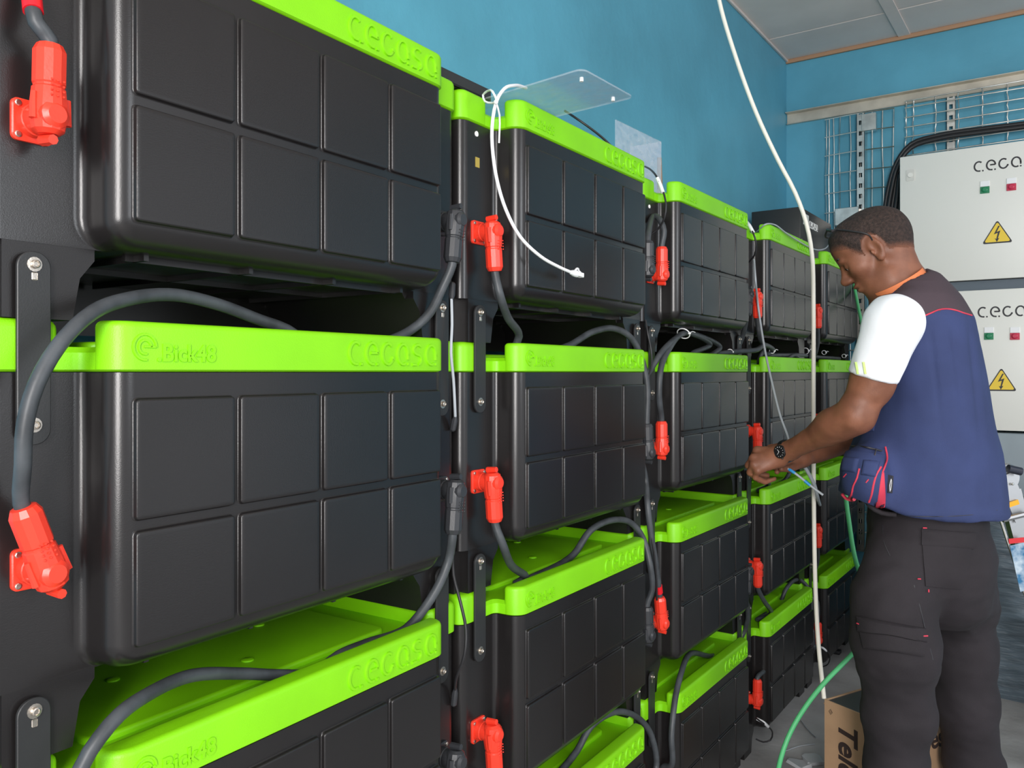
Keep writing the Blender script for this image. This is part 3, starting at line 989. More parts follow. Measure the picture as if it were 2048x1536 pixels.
strut('slotted galvanised channel standing upright left of the grey cabinets', 1713, 1729, 228, 1100, .075)
strut('slotted beige channel upright above the upper grey cabinet', 1893, 1911, 195, 320, .045)
a = bw(1737, 229, .06)
b = BM(); box(b, a.x - .03, a.x + .04, YB - .085, YB - .045, a.z - .09, a.z, .002, 1); top('mesh_bracket', b, M_GALV, 'small bright bracket at the top of the tall wire mesh panel', 'bracket')
a = bw(1685, 430, .06)
b = BM(); box(b, a.x - .03, a.x + .09, YB - .10, YB - .07, a.z - .06, a.z + .03, .002, 1); top('wall_bracket', b, M_GALV, 'bright bracket on the wire mesh above the head', 'bracket')

# big black cables bending over to the cabinets
for k in range(5):
    o_ = k * 7
    cp = [(2420, 190 + o_, .10), (2120, 236 + o_, .10), (2048, 247 + o_, .10), (1960, 258 + o_, .10), (1880, 270 + o_, .10), (1822, 288 + o_ * 1.1, .10), (1793 + o_ * .4, 325 + o_, .10), (1777 + o_ * .8, 375 + o_, .10), (1767 + o_, 440, .10), (1762 + o_, 520, .10), (1758 + o_, 640, .10), (1756 + o_, 800, .10)]
    if k >= 2:
        cp = [(1800 + k * 3, 318 + k * 12, .05)] + cp[6:]
    P = [bw(x, y, .09 + .012 * (k % 2)) for x, y, q in cp]
    b = BM(); tube(b, P, .011, 10, .03)
    top('thick_cable', b, M_THIN, ['topmost of the thick black cables bending over above the upper grey cabinet', 'second thick black cable bending over just below the topmost one', 'thick black cable dropping behind the head, leftmost of three', 'thick black cable dropping behind the head, middle of three', 'thick black cable dropping behind the head, nearest the cabinet'][k], 'cable', 'thick black cables on the back wall', 60)

# ------------------------------------------------------------------ grey cabinets
YC = YB - .25
def cw(px, py):
    return on_plane(px, py, (0, YC, 0), NB)


x0 = cw(1800, 315).x
zt1 = cw(1800, 315).z; zb1_ = cw(1900, 563).z
zt2 = cw(1905, 583).z; zb2 = cw(2000, 861).z
WC = .80


def cabinet(label, zb_, zt_, logo_px, lamps, tri, lock=None):
    root = empty('electrical_cabinet', (x0, YC, zb_), 0, label, 'electrical cabinet', 'grey electrical cabinets')
    L = lambda p: Vector((p.x - x0, 0, p.z - zb_))
    b = BM(); box(b, 0.006, WC - .006, .012, .249, .004, zt_ - zb_ - .004, .004, 2); obj('housing', b, M_CAB, root)
    b = BM(); box(b, 0, WC, -.006, .0115, 0, zt_ - zb_, .004, 2); door = obj('door', b, M_CAB, root)
    q = L(cw(*logo_px))
    b = BM(); logo(b, .30, .052, .0014, lambda u, v, h: Vector((q.x + u, -.006 - h, q.z + v)), .16); obj('logo_lettering', b, M_INK, door)
    for (px, py), mm, nm in lamps:
        q = L(cw(px, py))
        b = BM(); box(b, q.x - .019, q.x + .019, -.010, -.004, q.z - .004, q.z + .022, .001, 1); obj('lamp_label', b, M_WHITE, door)
        b = BM(); box(b, q.x - .019, q.x + .019, -.011, -.004, q.z - .036, q.z - .005, .001, 1)
        rod_profile(b, (q.x, -.010, q.z - .019), (0, -1, 0), [(0, .014), (.006, .013), (.009, .008)], 14)
        obj(nm, b, mm, door)
    q = L(cw(*tri))
    b = BM()
    s = .062
    T = lambda k, y0, y1: loft(b, [[(q.x + x * k, y0, q.z + zz_ * k) for x, zz_ in round_poly([(-s, -.046), (s, -.046), (0, .062)], .006, 3)], [(q.x + x * k, y1, q.z + zz_ * k) for x, zz_ in round_poly([(-s, -.046), (s, -.046), (0, .062)], .006, 3)]])
    T(1.0, -.006, -.0075)
    sg = obj('warning_sign', b, M_INK, door)
    b = BM(); T(.86, -.0070, -.0082); obj('sign_face', b, M_YELLOW, sg)
    b = BM()
    bolt = [(.004, .034), (-.014, -.004), (.002, .002), (-.004, -.026), (-.010, -.022), (-.002, -.040), (.008, -.022), (.002, -.024), (.012, .012), (-.003, .006), (.010, .034)]
    prism(b, [(q.x + x, -.0080, q.z + y) for x, y in bolt], (0, -.0010, 0)); obj('lightning_mark', b, M_INK, sg)
    if lock:
        q = L(cw(*lock))
        b = BM(); loft(b, [[(q.x + x, yy, q.z + zz_) for x, zz_ in round_poly([(-.018, -.028), (.018, -.028), (.018, .028), (-.018, .028)], .006, 4)] for yy in (-.005, -.009)])
        obj('lock_plate', b, mat('lock_grey', (.62, .62, .58), .4), door)
        b = BM(); rod_profile(b, (q.x, -.009, q.z), (0, -1, 0), [(0, .012), (.004, .011)], 14); obj('lock', b, M_CAB, door)


Mg = mat('green_lens', (0.02, 0.22, 0.10), .3); Mr = mat('red_lens', (0.55, 0.03, 0.08), .3)
cabinet('upper grey electrical cabinet on the back wall, with lock plate at top left', zb1_, zt1, (1946, 346), [((1970, 372), Mg, 'green_lamp'), ((2023, 366), Mr, 'red_lamp')], (1995, 467), (1821, 351))
cabinet('lower grey electrical cabinet behind the person shoulder', zb2, zt2, (1954, 636), [((1978, 664), Mg, 'green_lamp'), ((2030, 664), Mr, 'red_lamp')], (2003, 762))
b = BM(); box(b, x0 + .01, x0 + WC - .01, YC + .03, YB, zt2 + .001, zb1_ - .001); top('cabinet_gap_fill', b, M_GAPDARK, 'dark fill in the gap between the two grey cabinets', 'gap_fill')  # dark block standing in for the dark open gap
# grey unit below
zb3 = cw(2020, 1052).z
b = BM(); box(b, x0 - .02, x0 + WC + .3, YC + .02, YB - .001, zb3, zb2 - .012, .006, 2)
top('lower_unit', b, mat('blue_grey_enamel', (.30, .36, .40), .45, var=.1, vscale=4), 'plain blue grey unit below the two cabinets', 'cabinet')

# wrapped pallet behind the legs
Zp = 3.27
a = at(1830, 1050, Zp); c2 = at(2200, 1050, Zp)
root = empty('wrapped_crate', (0, 0, 0), YAW * 0, 'large crate wrapped in wrinkled dark blue grey film behind the person', 'crate')
l0 = on_plane(1765, 1400, (0, 0, 0), Vector((0, 0, 1)))
pz = Vector((at(2010, 1402, Zp).x, at(2010, 1402, Zp).y, 0))
root.location = (pz.x, pz.y, 0)
b = BM()
Wd, Dd, Hh = .95, .62, .72
nx, nz = 60, 50
def wr(x, y, zq):
    v = Vector((x * 3, y * 3, zq * 9))
    return (noise.noise(v) * .012 + noise.noise(Vector((x * 9, y * 9, zq * 38))) * .005)
ringpts = round_poly([(-.28, 0), (Wd - .28, 0), (Wd - .28, Dd), (-.28, Dd)], .03, 4)
# resample ring
dense = []
for i in range(len(ringpts)):
    p = Vector(ringpts[i]); q = Vector(ringpts[(i + 1) % len(ringpts)])
    m_ = max(1, int((q - p).length / .02))
    dense += [p.lerp(q, k / m_) for k in range(m_)]
cen = Vector((Wd / 2 - .28, Dd / 2))
rings = []
for k in range(nz + 1):
    zq = Hh * k / nz
    ring = []
    for p in dense:
        dd = (p - cen).normalized()
        ww = wr(p.x, p.y, zq)
        q = p + dd * ww
        ring.append((q.x, q.y, zq))
    rings.append(ring)
ins = [(cen.x + (x - cen.x) * .96, cen.y + (y - cen.y) * .96, Hh + .012) for x, y, _ in rings[-1]]
rings.append(ins)
loft(b, rings)
obj('wrapping', b, mat('dark_wrapping', (.085, .115, .14), .38, bump=.5, bscale=14, var=.35, vscale=5, stretch=(1, 1, 5), bdist=.01), root, smooth=60)

# ------------------------------------------------------------------ aluminium ladder at the right edge
def lpt(px, py, Z=2.62):
    return at(px, py, Z)
root = empty('folding_ladder', lpt(2100, 1560), 0, 'aluminium folding ladder with hinge and yellow clip at the right edge', 'ladder')
b = BM()
Hc = lpt(2018, 962, 2.60)
def bar(bm, a, c, wd, th):
    a = Vector(a); c = Vector(c)
    dv = (c - a).normalized(); sd = CR - dv * CR.dot(dv); sd.normalize(); fd = dv.cross(sd)
    P = [a + sd * wd / 2 + fd * th / 2, a - sd * wd / 2 + fd * th / 2, a - sd * wd / 2 - fd * th / 2, a + sd * wd / 2 - fd * th / 2]
    prism(bm, P, c - a)
feetz = 0.0
f1 = at(2170, 1572, 2.60); f1.z = 0.01
bar(b, Hc + Vector((0, 0, -.03)), f1, .062, .026); obj('near_rail', b, M_ALU, root, world=True)
b = BM(); f2 = f1 + CR * .42 + CF * .05; h2 = Hc + CR * .36 + CF * .05
bar(b, h2 + Vector((0, 0, -.03)), f2, .062, .026); obj('far_rail', b, M_ALU, root, world=True)
b = BM(); q0 = at(1993, 1015, 2.58); q1 = at(2052, 1196, 2.58)
rod(b, q0, q1, .0045, .0045, 8); obj('stay_bar', b, M_GALV, root, world=True)
for t in (.16, .42, .68, .92):
    b = BM(); a = (Hc).lerp(f1, t); bar_a = a; rod(b, a, a + CR * (.36 + .06 * t) + CF * .05, .015, .015, 10); obj('rung', b, M_ALU, root, world=True)
# hinge discs
b = BM(); rod_profile(b, at(2014, 955, 2.585), CF, [(0, .040), (.004, .044), (.03, .044), (.034, .038)], 28); obj('hinge', b, M_ALU, root, world=True)
b = BM(); q = at(2028, 970, 2.583); bar(b, at(2010, 950, 2.58), at(2046, 1040, 2.58), .05, .004); obj('hinge_plate', b, M_ALU, root, world=True)
b = BM(); rod(b, at(2016, 937, 2.56), at(2042, 943, 2.56), .0125, .0125, 12); obj('knob', b, mat('dark_grip', (.02, .024, .04), .5), root, world=True)
b = BM(); bar(b, at(2023, 1003, 2.572), at(2026, 1012, 2.572), .040, .006); obj('yellow_clip', b, mat('orange_clip', (.85, .42, .02), .4), root, world=True)
b = BM(); rod(b, at(2005, 1040, 2.555), at(2060, 1026, 2.555), .0085, .0085, 8); obj('cross_bar', b, M_ALU, root, world=True)
b = BM(); bar(b, at(2033, 1076, 2.568), at(2034, 1086, 2.568), .050, .002); obj('red_label', b, mat('label_red', (.65, .03, .04), .4), root, world=True)
b = BM(); bar(b, at(2035, 1088, 2.568), at(2056, 1180, 2.568), .050, .002); obj('blue_label', b, mat('label_blue', (.03, .16, .32), .4, col2=(.5, .6, .68), vscale=38), root, world=True)
for px, py in ((2003, 1030), (2019, 1028), (2012, 988), (2025, 968)):
    b = BM(); ball(b, at(px, py, 2.552 if py > 1000 else 2.572), .0045, 8); obj('rivet', b, M_GALV, root, world=True)

# ------------------------------------------------------------------ cardboard box
A_ = Vector((.928, 2.45)); Bv = Vector((1.0445, 2.25)) - A_
u1 = Bv.normalized(); u2 = Vector((-u1.y, u1.x))
if u2.x < 0: u2 = -u2
hB = .325
def cbp(s, t, zq):
    q = A_ + u1 * s + u2 * t
    return CR * q.x + CF * q.y + Vector((0, 0, zq))
LA, LBx = .231, .40
root = empty('cardboard_box', cbp(LA / 2, LBx / 2, 0), 0, 'brown cardboard box with dark printed lettering on the floor behind the legs', 'box')
b = BM()
t_ = .004
for (s0, s1, t0, t1) in ((0, LA, 0, t_), (0, LA, LBx - t_, LBx), (0, t_, t_, LBx - t_), (LA - t_, LA, t_, LBx - t_)):
    prism(b, [cbp(s0, t0, 0), cbp(s1, t0, 0), cbp(s1, t1, 0), cbp(s0, t1, 0)], (0, 0, hB))
prism(b, [cbp(t_, t_, .001), cbp(LA - t_, t_, .001), cbp(LA - t_, LBx - t_, .001), cbp(t_, LBx - t_, .001)], (0, 0, .004))
obj('carton', b, M_CARD, root, world=True)
b = BM(); prism(b, [cbp(.006, .006, hB - .006), cbp(LA - .006, .006, hB - .006), cbp(LA - .006, LBx - .006, hB - .006), cbp(.006, LBx - .006, hB - .006)], (0, 0, .003)); obj('dark_inside_sheet', b, M_CARDIN, root, world=True)  # dark sheet below the rim, painted as the carton's dark inside
# side flap bulging on the left
b = BM(); prism(b, [cbp(-.001, .0, hB - .012), cbp(-.016, .10, hB * .55), cbp(-.002, .0, .02), cbp(-.001, LBx * .5, .02), cbp(-.001, LBx * .5, hB - .012)], tuple(cbp(-.003, 0, 0) - cbp(0, 0, 0))); obj('side_flap', b, M_CARD, root, world=True)
# lettering: the face along u1 at t=0 reads downwards
b = BM()
text_mesh('Televes', .088, .0006, lambda x, y, q: cbp(.052 + y, -.0006 - q, hB - .045 - x), b, bold=.0022, shear=.15)
obj('printed_lettering', b, M_INKBR, root, world=True)
b = BM()
ca, sa = math.cos(.33), math.sin(.33)
text_mesh('Televes', .078, .0006, lambda x, y, q: cbp(LA + .0006 + q, .006 + x * .90, hB - .095 + y), b, bold=.0016)
obj('printed_lettering', b, M_INKBR, root, world=True)
b = BM()
for r_, w_ in ((.008, .0012), (.004, .001)):
    pts = [(r_ * math.cos(k * PI / 2) * .8, r_ * math.sin(k * PI / 2)) for k in range(5)]
    ribbon(b, pts, w_, 0, .0006, lambda x, y, h: cbp(.022 + x, -.0004 - h, hB - .03 + y))
obj('printed_mark', b, M_INKBR, root, world=True)
# floor litter
rnd = random.Random(5)
for k, (px, py) in enumerate(((1600, 1530), (1628, 1522))):
    p = on_plane(px, py, (0, 0, 0), Vector((0, 0, 1)))
    b = BM()
    n_ = 9
    ring = [(p.x + math.cos(2 * PI * i / n_) * rnd.uniform(.02, .05), p.y + math.sin(2 * PI * i / n_) * rnd.uniform(.02, .05), .001) for i in range(n_)]
    ring2 = [(x + rnd.uniform(-.006, .006), y + rnd.uniform(-.006, .006), .003 + rnd.uniform(0, .012)) for x, y, _ in ring]
    loft(b, [ring, ring2])
    top('paper_scrap', b, mat('dusty_paper', (.42, .44, .46), .8), ['pale crumpled paper scrap on the floor at the bottom edge', 'small pale paper scrap on the floor against the cardboard box'][k], 'paper')
for k, L_ in enumerate(([(1602, 1440), (1615, 1458), (1632, 1475)], [(1568, 1503), (1600, 1492), (1630, 1488)])):
    P = [on_plane(x, y, (0, 0, .003), Vector((0, 0, 1))) for x, y in L_]
    b = BM(); tube(b, P, .0018, 6)
    top('wire_offcut', b, M_GREY, ['thin grey wire offcut on the floor by the cardboard box, upper one', 'thin grey wire offcut curving on the floor, lower one'][k], 'wire', smooth=60)
p = on_plane(1668, 1306, (0, 0, 0), Vector((0, 0, 1)))
b = BM(); box(b, p.x - .03, p.x + .03, p.y - .02, p.y + .02, 0, .018, .004, 2); top('floor_clamp', b, M_THIN, 'small black piece on the floor by the farthest stack', 'clamp')

# ------------------------------------------------------------------ the person: signed-distance sculpting on a grid
def q(px, py, Z):
    return np.array([(px - 1024) / FPX * Z, Z, H + (YH - py) / FPX * Z])


def nrm(v):
    v = np.asarray(v, float)
    return v / np.linalg.norm(v)


class Vox:
    def __init__(s, lo, hi, h):
        s.lo = np.array(lo, float); s.h = h
        s.n = np.ceil((np.array(hi) - s.lo) / h).astype(int) + 1
        s.F = np.full(s.n, 1.0, np.float32)

    def sub(s, c0, c1, pad):
        a = np.clip(np.floor((np.minimum(c0, c1) - pad - s.lo) / s.h).astype(int), 0, s.n)
        b = np.clip(np.ceil((np.maximum(c0, c1) + pad - s.lo) / s.h).astype(int) + 1, 0, s.n)
        sl = tuple(slice(a[i], b[i]) for i in range(3))
        ax = [(np.arange(a[i], b[i]) * s.h + s.lo[i]).astype(np.float32) for i in range(3)]
        X, Y, Z = np.meshgrid(*ax, indexing='ij', sparse=True)
        return sl, X, Y, Z

    def blend(s, sl, d, k, op='u'):
        F = s.F[sl]
        if F.size == 0: return
        k = max(k, 1e-5)
        if op == 'u':
            t = np.clip(.5 + .5 * (F - d) / k, 0, 1)
            s.F[sl] = d * t + F * (1 - t) - k * t * (1 - t)
        else:
            d = -d
            t = np.clip(.5 - .5 * (F - d) / k, 0, 1)
            s.F[sl] = d * t + F * (1 - t) + k * t * (1 - t)

    def ell(s, c, r, ax=None, k=.02, op='u'):
        r = np.array(r, float) * np.ones(3)
        c = np.array(c, float)
        m = r.max()
        sl, X, Y, Z = s.sub(c - m, c + m, k + .012)
        ax = np.eye(3) if ax is None else np.array(ax)
        P = [X - c[0], Y - c[1], Z - c[2]]
        L = [P[0] * a[0] + P[1] * a[1] + P[2] * a[2] for a in ax]
        k0 = np.sqrt(sum((L[i] / r[i]) ** 2 for i in range(3))) + 1e-6
        k1 = np.sqrt(sum((L[i] / r[i] ** 2) ** 2 for i in range(3))) + 1e-6
        s.blend(sl, k0 * (k0 - 1) / k1, k, op)

    def cone(s, a, b, ra, rb, k=.02, op='u', flat=None):
        a = np.array(a, float); b = np.array(b, float)
        m = max(ra, rb)
        sl, X, Y, Z = s.sub(np.minimum(a, b) - m, np.maximum(a, b) + m, k + .012)
        ab = b - a; L2 = ab.dot(ab)
        P = [X - a[0], Y - a[1], Z - a[2]]
        t = np.clip((P[0] * ab[0] + P[1] * ab[1] + P[2] * ab[2]) / L2, 0, 1)
        D = [P[i] - ab[i] * t for i in range(3)]
        if flat is not None:      # flatten along a direction by a factor
            fd, fk = nrm(flat[0]), flat[1]
            dp = D[0] * fd[0] + D[1] * fd[1] + D[2] * fd[2]
            D = [D[i] + fd[i] * dp * (fk - 1) for i in range(3)]
        s.blend(sl, np.sqrt(D[0] ** 2 + D[1] ** 2 + D[2] ** 2) - (ra + (rb - ra) * t), k, op)

    def column(s, rows, k=.02):
        """rows: (height, cx, cy, A, B, theta) elliptical cross sections"""
        rows = sorted(rows)
        R = np.array(rows)
        c0 = np.array([(R[:, 1] - R[:, 3]).min(), (R[:, 2] - R[:, 3]).min(), R[0, 0]])
        c1 = np.array([(R[:, 1] + R[:, 3]).max(), (R[:, 2] + R[:, 3]).max(), R[-1, 0]])
        sl, X, Y, Z = s.sub(c0, c1, .03)
        f = [np.interp(Z, R[:, 0], R[:, i]) for i in range(1, 6)]
        dx, dy = X - f[0], Y - f[1]
        co, si = np.cos(f[4]), np.sin(f[4])
        u = dx * co + dy * si; v = -dx * si + dy * co
        k0 = np.sqrt((u / f[2]) ** 2 + (v / f[3]) ** 2) + 1e-6
        k1 = np.sqrt((u / f[2] ** 2) ** 2 + (v / f[3] ** 2) ** 2) + 1e-6
        d = k0 * (k0 - 1) / k1
        d = np.maximum(d, np.maximum(Z - R[-1, 0], R[0, 0] - Z))
        s.blend(sl, d.astype(np.float32), k)

    def cut(s, p, n, k=.004):
        """keep the side the normal points away from"""
        n = nrm(n)
        ax = [(np.arange(s.n[i]) * s.h + s.lo[i]).astype(np.float32) for i in range(3)]
        X, Y, Z = np.meshgrid(*ax, indexing='ij', sparse=True)
        d = (X - p[0]) * n[0] + (Y - p[1]) * n[1] + (Z - p[2]) * n[2]
        s.blend((slice(None),) * 3, -d, k, 's')

    def mesh(s):
        F = s.F; n = s.n; h = s.h
        ins = F < 0
        C = np.zeros(n - 1, np.int8)
        for i in (0, 1):
            for j in (0, 1):
                for k in (0, 1):
                    C += ins[i:n[0] - 1 + i, j:n[1] - 1 + j, k:n[2] - 1 + k]
        act = np.argwhere((C > 0) & (C < 8))
        idx = -np.ones(n - 1, np.int64)
        idx[tuple(act.T)] = np.arange(len(act))
        acc = np.zeros((len(act), 3)); cnt = np.zeros(len(act))
        for a in range(3):
            o1, o2 = [x for x in range(3) if x != a]
            for i in (0, 1):
                for j in (0, 1):
                    off = np.zeros(3, int); off[o1] = i; off[o2] = j
                    p = act + off
                    e = np.zeros(3, int); e[a] = 1
                    f0 = F[tuple(p.T)]; f1 = F[tuple((p + e).T)]
                    m = (f0 < 0) != (f1 < 0)
                    t = np.where(m, f0 / np.where(m, f0 - f1, 1), 0)
                    pos = p.astype(float); pos[:, a] += t
                    acc[m] += pos[m]; cnt[m] += 1
        V = acc / cnt[:, None] * h + s.lo
        faces = []
        for a in range(3):
            o1, o2 = (a + 1) % 3, (a + 2) % 3
            sh = [slice(0, n[i]) for i in range(3)]
            sh[a] = slice(0, n[a] - 1)
            s2 = list(sh); s2[a] = slice(1, n[a])
            A, B = ins[tuple(sh)], ins[tuple(s2)]
            for flip, m in ((0, A & ~B), (1, B & ~A)):
                P = np.argwhere(m)
                P = P[(P[:, o1] > 0) & (P[:, o2] > 0) & (P[:, o1] < n[o1] - 1) & (P[:, o2] < n[o2] - 1)]
                e1 = np.zeros(3, int); e1[o1] = 1
                e2 = np.zeros(3, int); e2[o2] = 1
                qd = [idx[tuple(x.T)] for x in (P - e1 - e2, P - e2, P, P - e1)]
                if flip: qd = qd[::-1]
                faces.append(np.stack(qd, 1))
        return V, np.concatenate(faces)


P0 = np.array([1.055, 2.15, 0.0])
person = empty('person', CR * P0[0] + CF * P0[1], YAW, 'person in blue vest and dark trousers, head bent over a cable in both hands', 'person')


def vmesh(name, V, Fc, m, parent, disp=None, smooth=180, relax=1, fmat=None):
    V = V.copy()
    if relax:
        for _ in range(relax):
            A = np.zeros_like(V); c = np.zeros(len(V))
            for i in range(4):
                a, b = Fc[:, i], Fc[:, (i + 1) % 4]
                np.add.at(A, a, V[b]); np.add.at(c, a, 1)
                np.add.at(A, b, V[a]); np.add.at(c, b, 1)
            V = V * .5 + A / np.maximum(c, 1)[:, None] * .5
    if disp is not None:
        e1 = V[Fc[:, 2]] - V[Fc[:, 0]]; e2 = V[Fc[:, 3]] - V[Fc[:, 1]]
        fn = np.cross(e1, e2)
        N = np.zeros_like(V)
        for i in range(4): np.add.at(N, Fc[:, i], fn)
        N /= np.linalg.norm(N, axis=1)[:, None] + 1e-12
        V = V + N * disp(V)[:, None]
    me = bpy.data.meshes.new(name)
    L = V - P0
    me.vertices.add(len(L)); me.vertices.foreach_set('co', L.astype(np.float32).ravel())
    me.loops.add(Fc.size); me.loops.foreach_set('vertex_index', Fc.astype(np.int32).ravel())
    me.polygons.add(len(Fc)); me.polygons.foreach_set('loop_start', np.arange(0, Fc.size, 4, dtype=np.int32))
    me.polygons.foreach_set('loop_total', np.full(len(Fc), 4, np.int32))
    me.update(calc_edges=True)
    me.validate()
    if fmat is not None:
        me.polygons.foreach_set('material_index', fmat(V[Fc].mean(1)).astype(np.int32))
    o = finish(name, me, m, parent, smooth)
    return o, V


def fnoise(V, sc, seed=0.0):
    return np.array([noise.noise(Vector((x * sc[0] + seed, y * sc[1], z * sc[2]))) for x, y, z in V])


def bvh_of(V, Fc):
    return BVHTree.FromPolygons([tuple(v) for v in V], [tuple(f) for f in Fc])


def hitp(bvh, px, py, lift=0.0, zdef=2.1):
    d = Vector(((px - 1024) / FPX, 1.0, (YH - py) / FPX)).normalized()
    r = bvh.ray_cast(Vector((0, 0, H)), d)
    if r[0] is None:
        return Vector(tuple(q(px, py, zdef)))
    nn = r[1]
    if nn.dot(d) > 0: nn = -nn
    return r[0] + nn * lift


def pobj(name, bm, m, parent=None, smooth=60):
    bmesh.ops.translate(bm, vec=-Vector(tuple(P0)), verts=bm.verts[:])
    return obj(name, bm, m, parent or person, smooth)


def V3(a):
    return Vector(tuple(a))


M_SKIN = mat('brown_skin', (0.175, 0.068, 0.038), 0.50, bump=0.25, bscale=350, col2=(0.25, 0.100, 0.056), vscale=22, sss=0.06)
M_PALM = mat('palm_skin', (0.36, 0.15, 0.08), 0.45, sss=.06)
M_HAIR = mat('cropped_hair', (0.018, 0.011, 0.009), 0.75, bump=1.0, bscale=420, col2=(0.050, 0.030, 0.024), vscale=150, bdist=.003)
M_HAIR2 = mat('brow_hair', (0.02, 0.012, 0.01), 0.7)
_nt = M_HAIR.node_tree
_b = _nt.nodes['Principled BSDF']
_src = _b.inputs['Base Color'].links[0].from_socket
_at = _nt.nodes.new('ShaderNodeAttribute'); _at.attribute_name = 'hair_cover'
_nz = _nt.nodes.new('ShaderNodeTexNoise'); _nz.inputs['Scale'].default_value = 600
_tc = _nt.nodes.new('ShaderNodeTexCoord'); _nt.links.new(_tc.outputs['Object'], _nz.inputs['Vector'])
_ad = _nt.nodes.new('ShaderNodeMath'); _ad.operation = 'ADD'
_nt.links.new(_at.outputs['Fac'], _ad.inputs[0]); _nt.links.new(_nz.outputs['Fac'], _ad.inputs[1])
_mr = _nt.nodes.new('ShaderNodeMapRange'); _mr.inputs['From Min'].default_value = .55; _mr.inputs['From Max'].default_value = 1.25
_nt.links.new(_ad.outputs[0], _mr.inputs['Value'])
_mx = _nt.nodes.new('ShaderNodeMix'); _mx.data_type = 'RGBA'
_nt.links.new(_mr.outputs[0], _mx.inputs['Factor']); _mx.inputs[6].default_value = (0.175, 0.068, 0.038, 1)
_nt.links.new(_src, _mx.inputs[7]); _nt.links.new(_mx.outputs[2], _b.inputs['Base Color'])
M_VEST = mat('blue_vest_cloth', (0.030, 0.045, 0.128), 0.85, bump=.35, bscale=500, var=.10, vscale=9)
M_YOKE = mat('grey_yoke_cloth', (0.062, 0.043, 0.053), 0.85, bump=.35, bscale=500, var=.06, vscale=9)
M_PIPE = mat('red_piping', (0.62, 0.045, 0.085), 0.7)
M_TROU = mat('charcoal_trousers_cloth', (0.019, 0.0155, 0.019), 0.85, bump=.4, bscale=420, var=.16, vscale=7)
M_TEE = mat('white_shirt_cloth', (0.90, 0.92, 0.96), 0.8, bump=.2, bscale=300)
M_LIME = mat('lime_stripe', (0.52, 0.68, 0.22), 0.8)
M_ORANGE = mat('orange_collar_cloth', (0.72, 0.21, 0.08), 0.8)
M_DARKM = mat('dark_metal', (0.05, 0.05, 0.052), 0.3, .8)

# head frame
be = math.radians(25)
HF = nrm([-.81 * math.cos(be), .81 * math.sin(be), -.585])
HU = nrm([-.585 * math.cos(be), .585 * math.sin(be), .81])
HS = nrm(np.cross(HU, HF))
if HS[1] > 0: HS = -HS
hc = q(1746, 497, 2.075) - HS * .072


def hp(f, u, s=0.0):
    return hc + HF * f * .94 + HU * u + HS * s


AX = [HF, HU, HS]
Vb = Vox((.62, 1.86, .88), (1.24, 2.52, 1.80), .0036)
# head
Vb.ell(hp(-.014, .034), (.087, .072, .073), AX, .02)
Vb.ell(hp(.034, .046), (.050, .056, .062), AX, .03)
Vb.ell(hp(-.058, .018), (.048, .056, .062), AX, .03)
Vb.ell(hp(.040, -.022), (.046, .062, .055), AX, .03)
Vb.ell(hp(.056, -.070), (.024, .022, .026), AX, .025)
for s_ in (-1, 1):
    Vb.cone(hp(.052, -.080, .010 * s_), hp(-.004, -.046, .052 * s_), .014, .016, .022)
    Vb.ell(hp(.050, -.014, .042 * s_), (.026, .020, .018), AX, .02)
    Vb.ell(hp(.078, .024, .026 * s_), (.011, .0075, .020), AX, .010)
    Vb.ell(hp(.094, .004, .032 * s_), (.018, .0105, .017), AX, .012, 's')
    Vb.ell(hp(.071, .004, .031 * s_), (.0135, .0125, .0135), AX, .004)
    Vb.ell(hp(.088, -.001, .033 * s_), (.0085, .0022, .010), AX, .003, 's')
    Vb.ell(hp(.094, -.026, .012 * s_), (.010, .0075, .0075), AX, .006)
    # ear
    ec = hp(-.004, -.003, .0745 * s_)
    tl = [nrm(HF * .94 - HS * s_ * .35), HU, nrm(HS * s_ * .94 + HF * .35)]
    Vb.ell(ec - HF * .003, (.018, .031, .0065), tl, .006)
    Vb.ell(ec + HS * s_ * .006 + HF * .001 + HU * .003, (.0105, .020, .0065), tl, .004, 's')
    Vb.ell(ec - HU * .026 + HF * .002, (.009, .009, .0055), tl, .005)
    Vb.ell(ec + HF * .010 - HU * .004 + HS * s_ * .003, (.005, .007, .005), tl, .004)
Vb.cone(hp(.080, .018), hp(.104, -.018), .0072, .0105, .010)
Vb.ell(hp(.104, -.021), (.0125, .0105, .0125), AX, .008)
Vb.ell(hp(.083, -.047), (.0155, .0065, .022), AX, .008)
Vb.ell(hp(.080, -.060), (.0150, .0075, .020), AX, .007)
Vb.ell(hp(.099, -.0535), (.012, .0012, .020), AX, .004, 's')
# neck and upper trunk (under the clothes)
nb = q(1820, 614, 2.13)
Vb.cone(hp(-.030, -.034), nb, .052, .062, .030)
Vb.cone(hp(.004, -.052), q(1796, 602, 2.11), .040, .050, .030)
Sn, Sf = q(1792, 640, 1.995), q(1862, 640, 2.33)
Vb.cone(nb, (Sn + Sf) / 2, .06, .075, .03)
Vb.cone(Sn, Sf, .055, .055, .05)
Vb.cone((Sn + Sf) / 2, q(1850, 960, 2.15), .11, .11, .06)
# near arm
El, Wr = q(1712, 830, 2.02), q(1584, 899, 2.22)
Vb.cone(Sn, El, .054, .042, .02)
Vb.ell(q(1752, 745, 2.0), (.047, .047, .075), None, .03)
Vb.cone(El, El * .55 + Wr * .45, .042, .035, .025)
Vb.cone(El * .60 + Wr * .40, Wr, .0355, .0255, .02)
Vb.ell(El * .75 + Wr * .25 + np.array([0, 0, .004]), (.05, .05, .036), None, .03)
# far arm
Ef, Wf = q(1772, 852, 2.44), q(1634, 907, 2.395)
Vb.cone(Sf, Ef, .052, .042, .02)
Vb.cone(Ef, Wf, .042, .0265, .02)
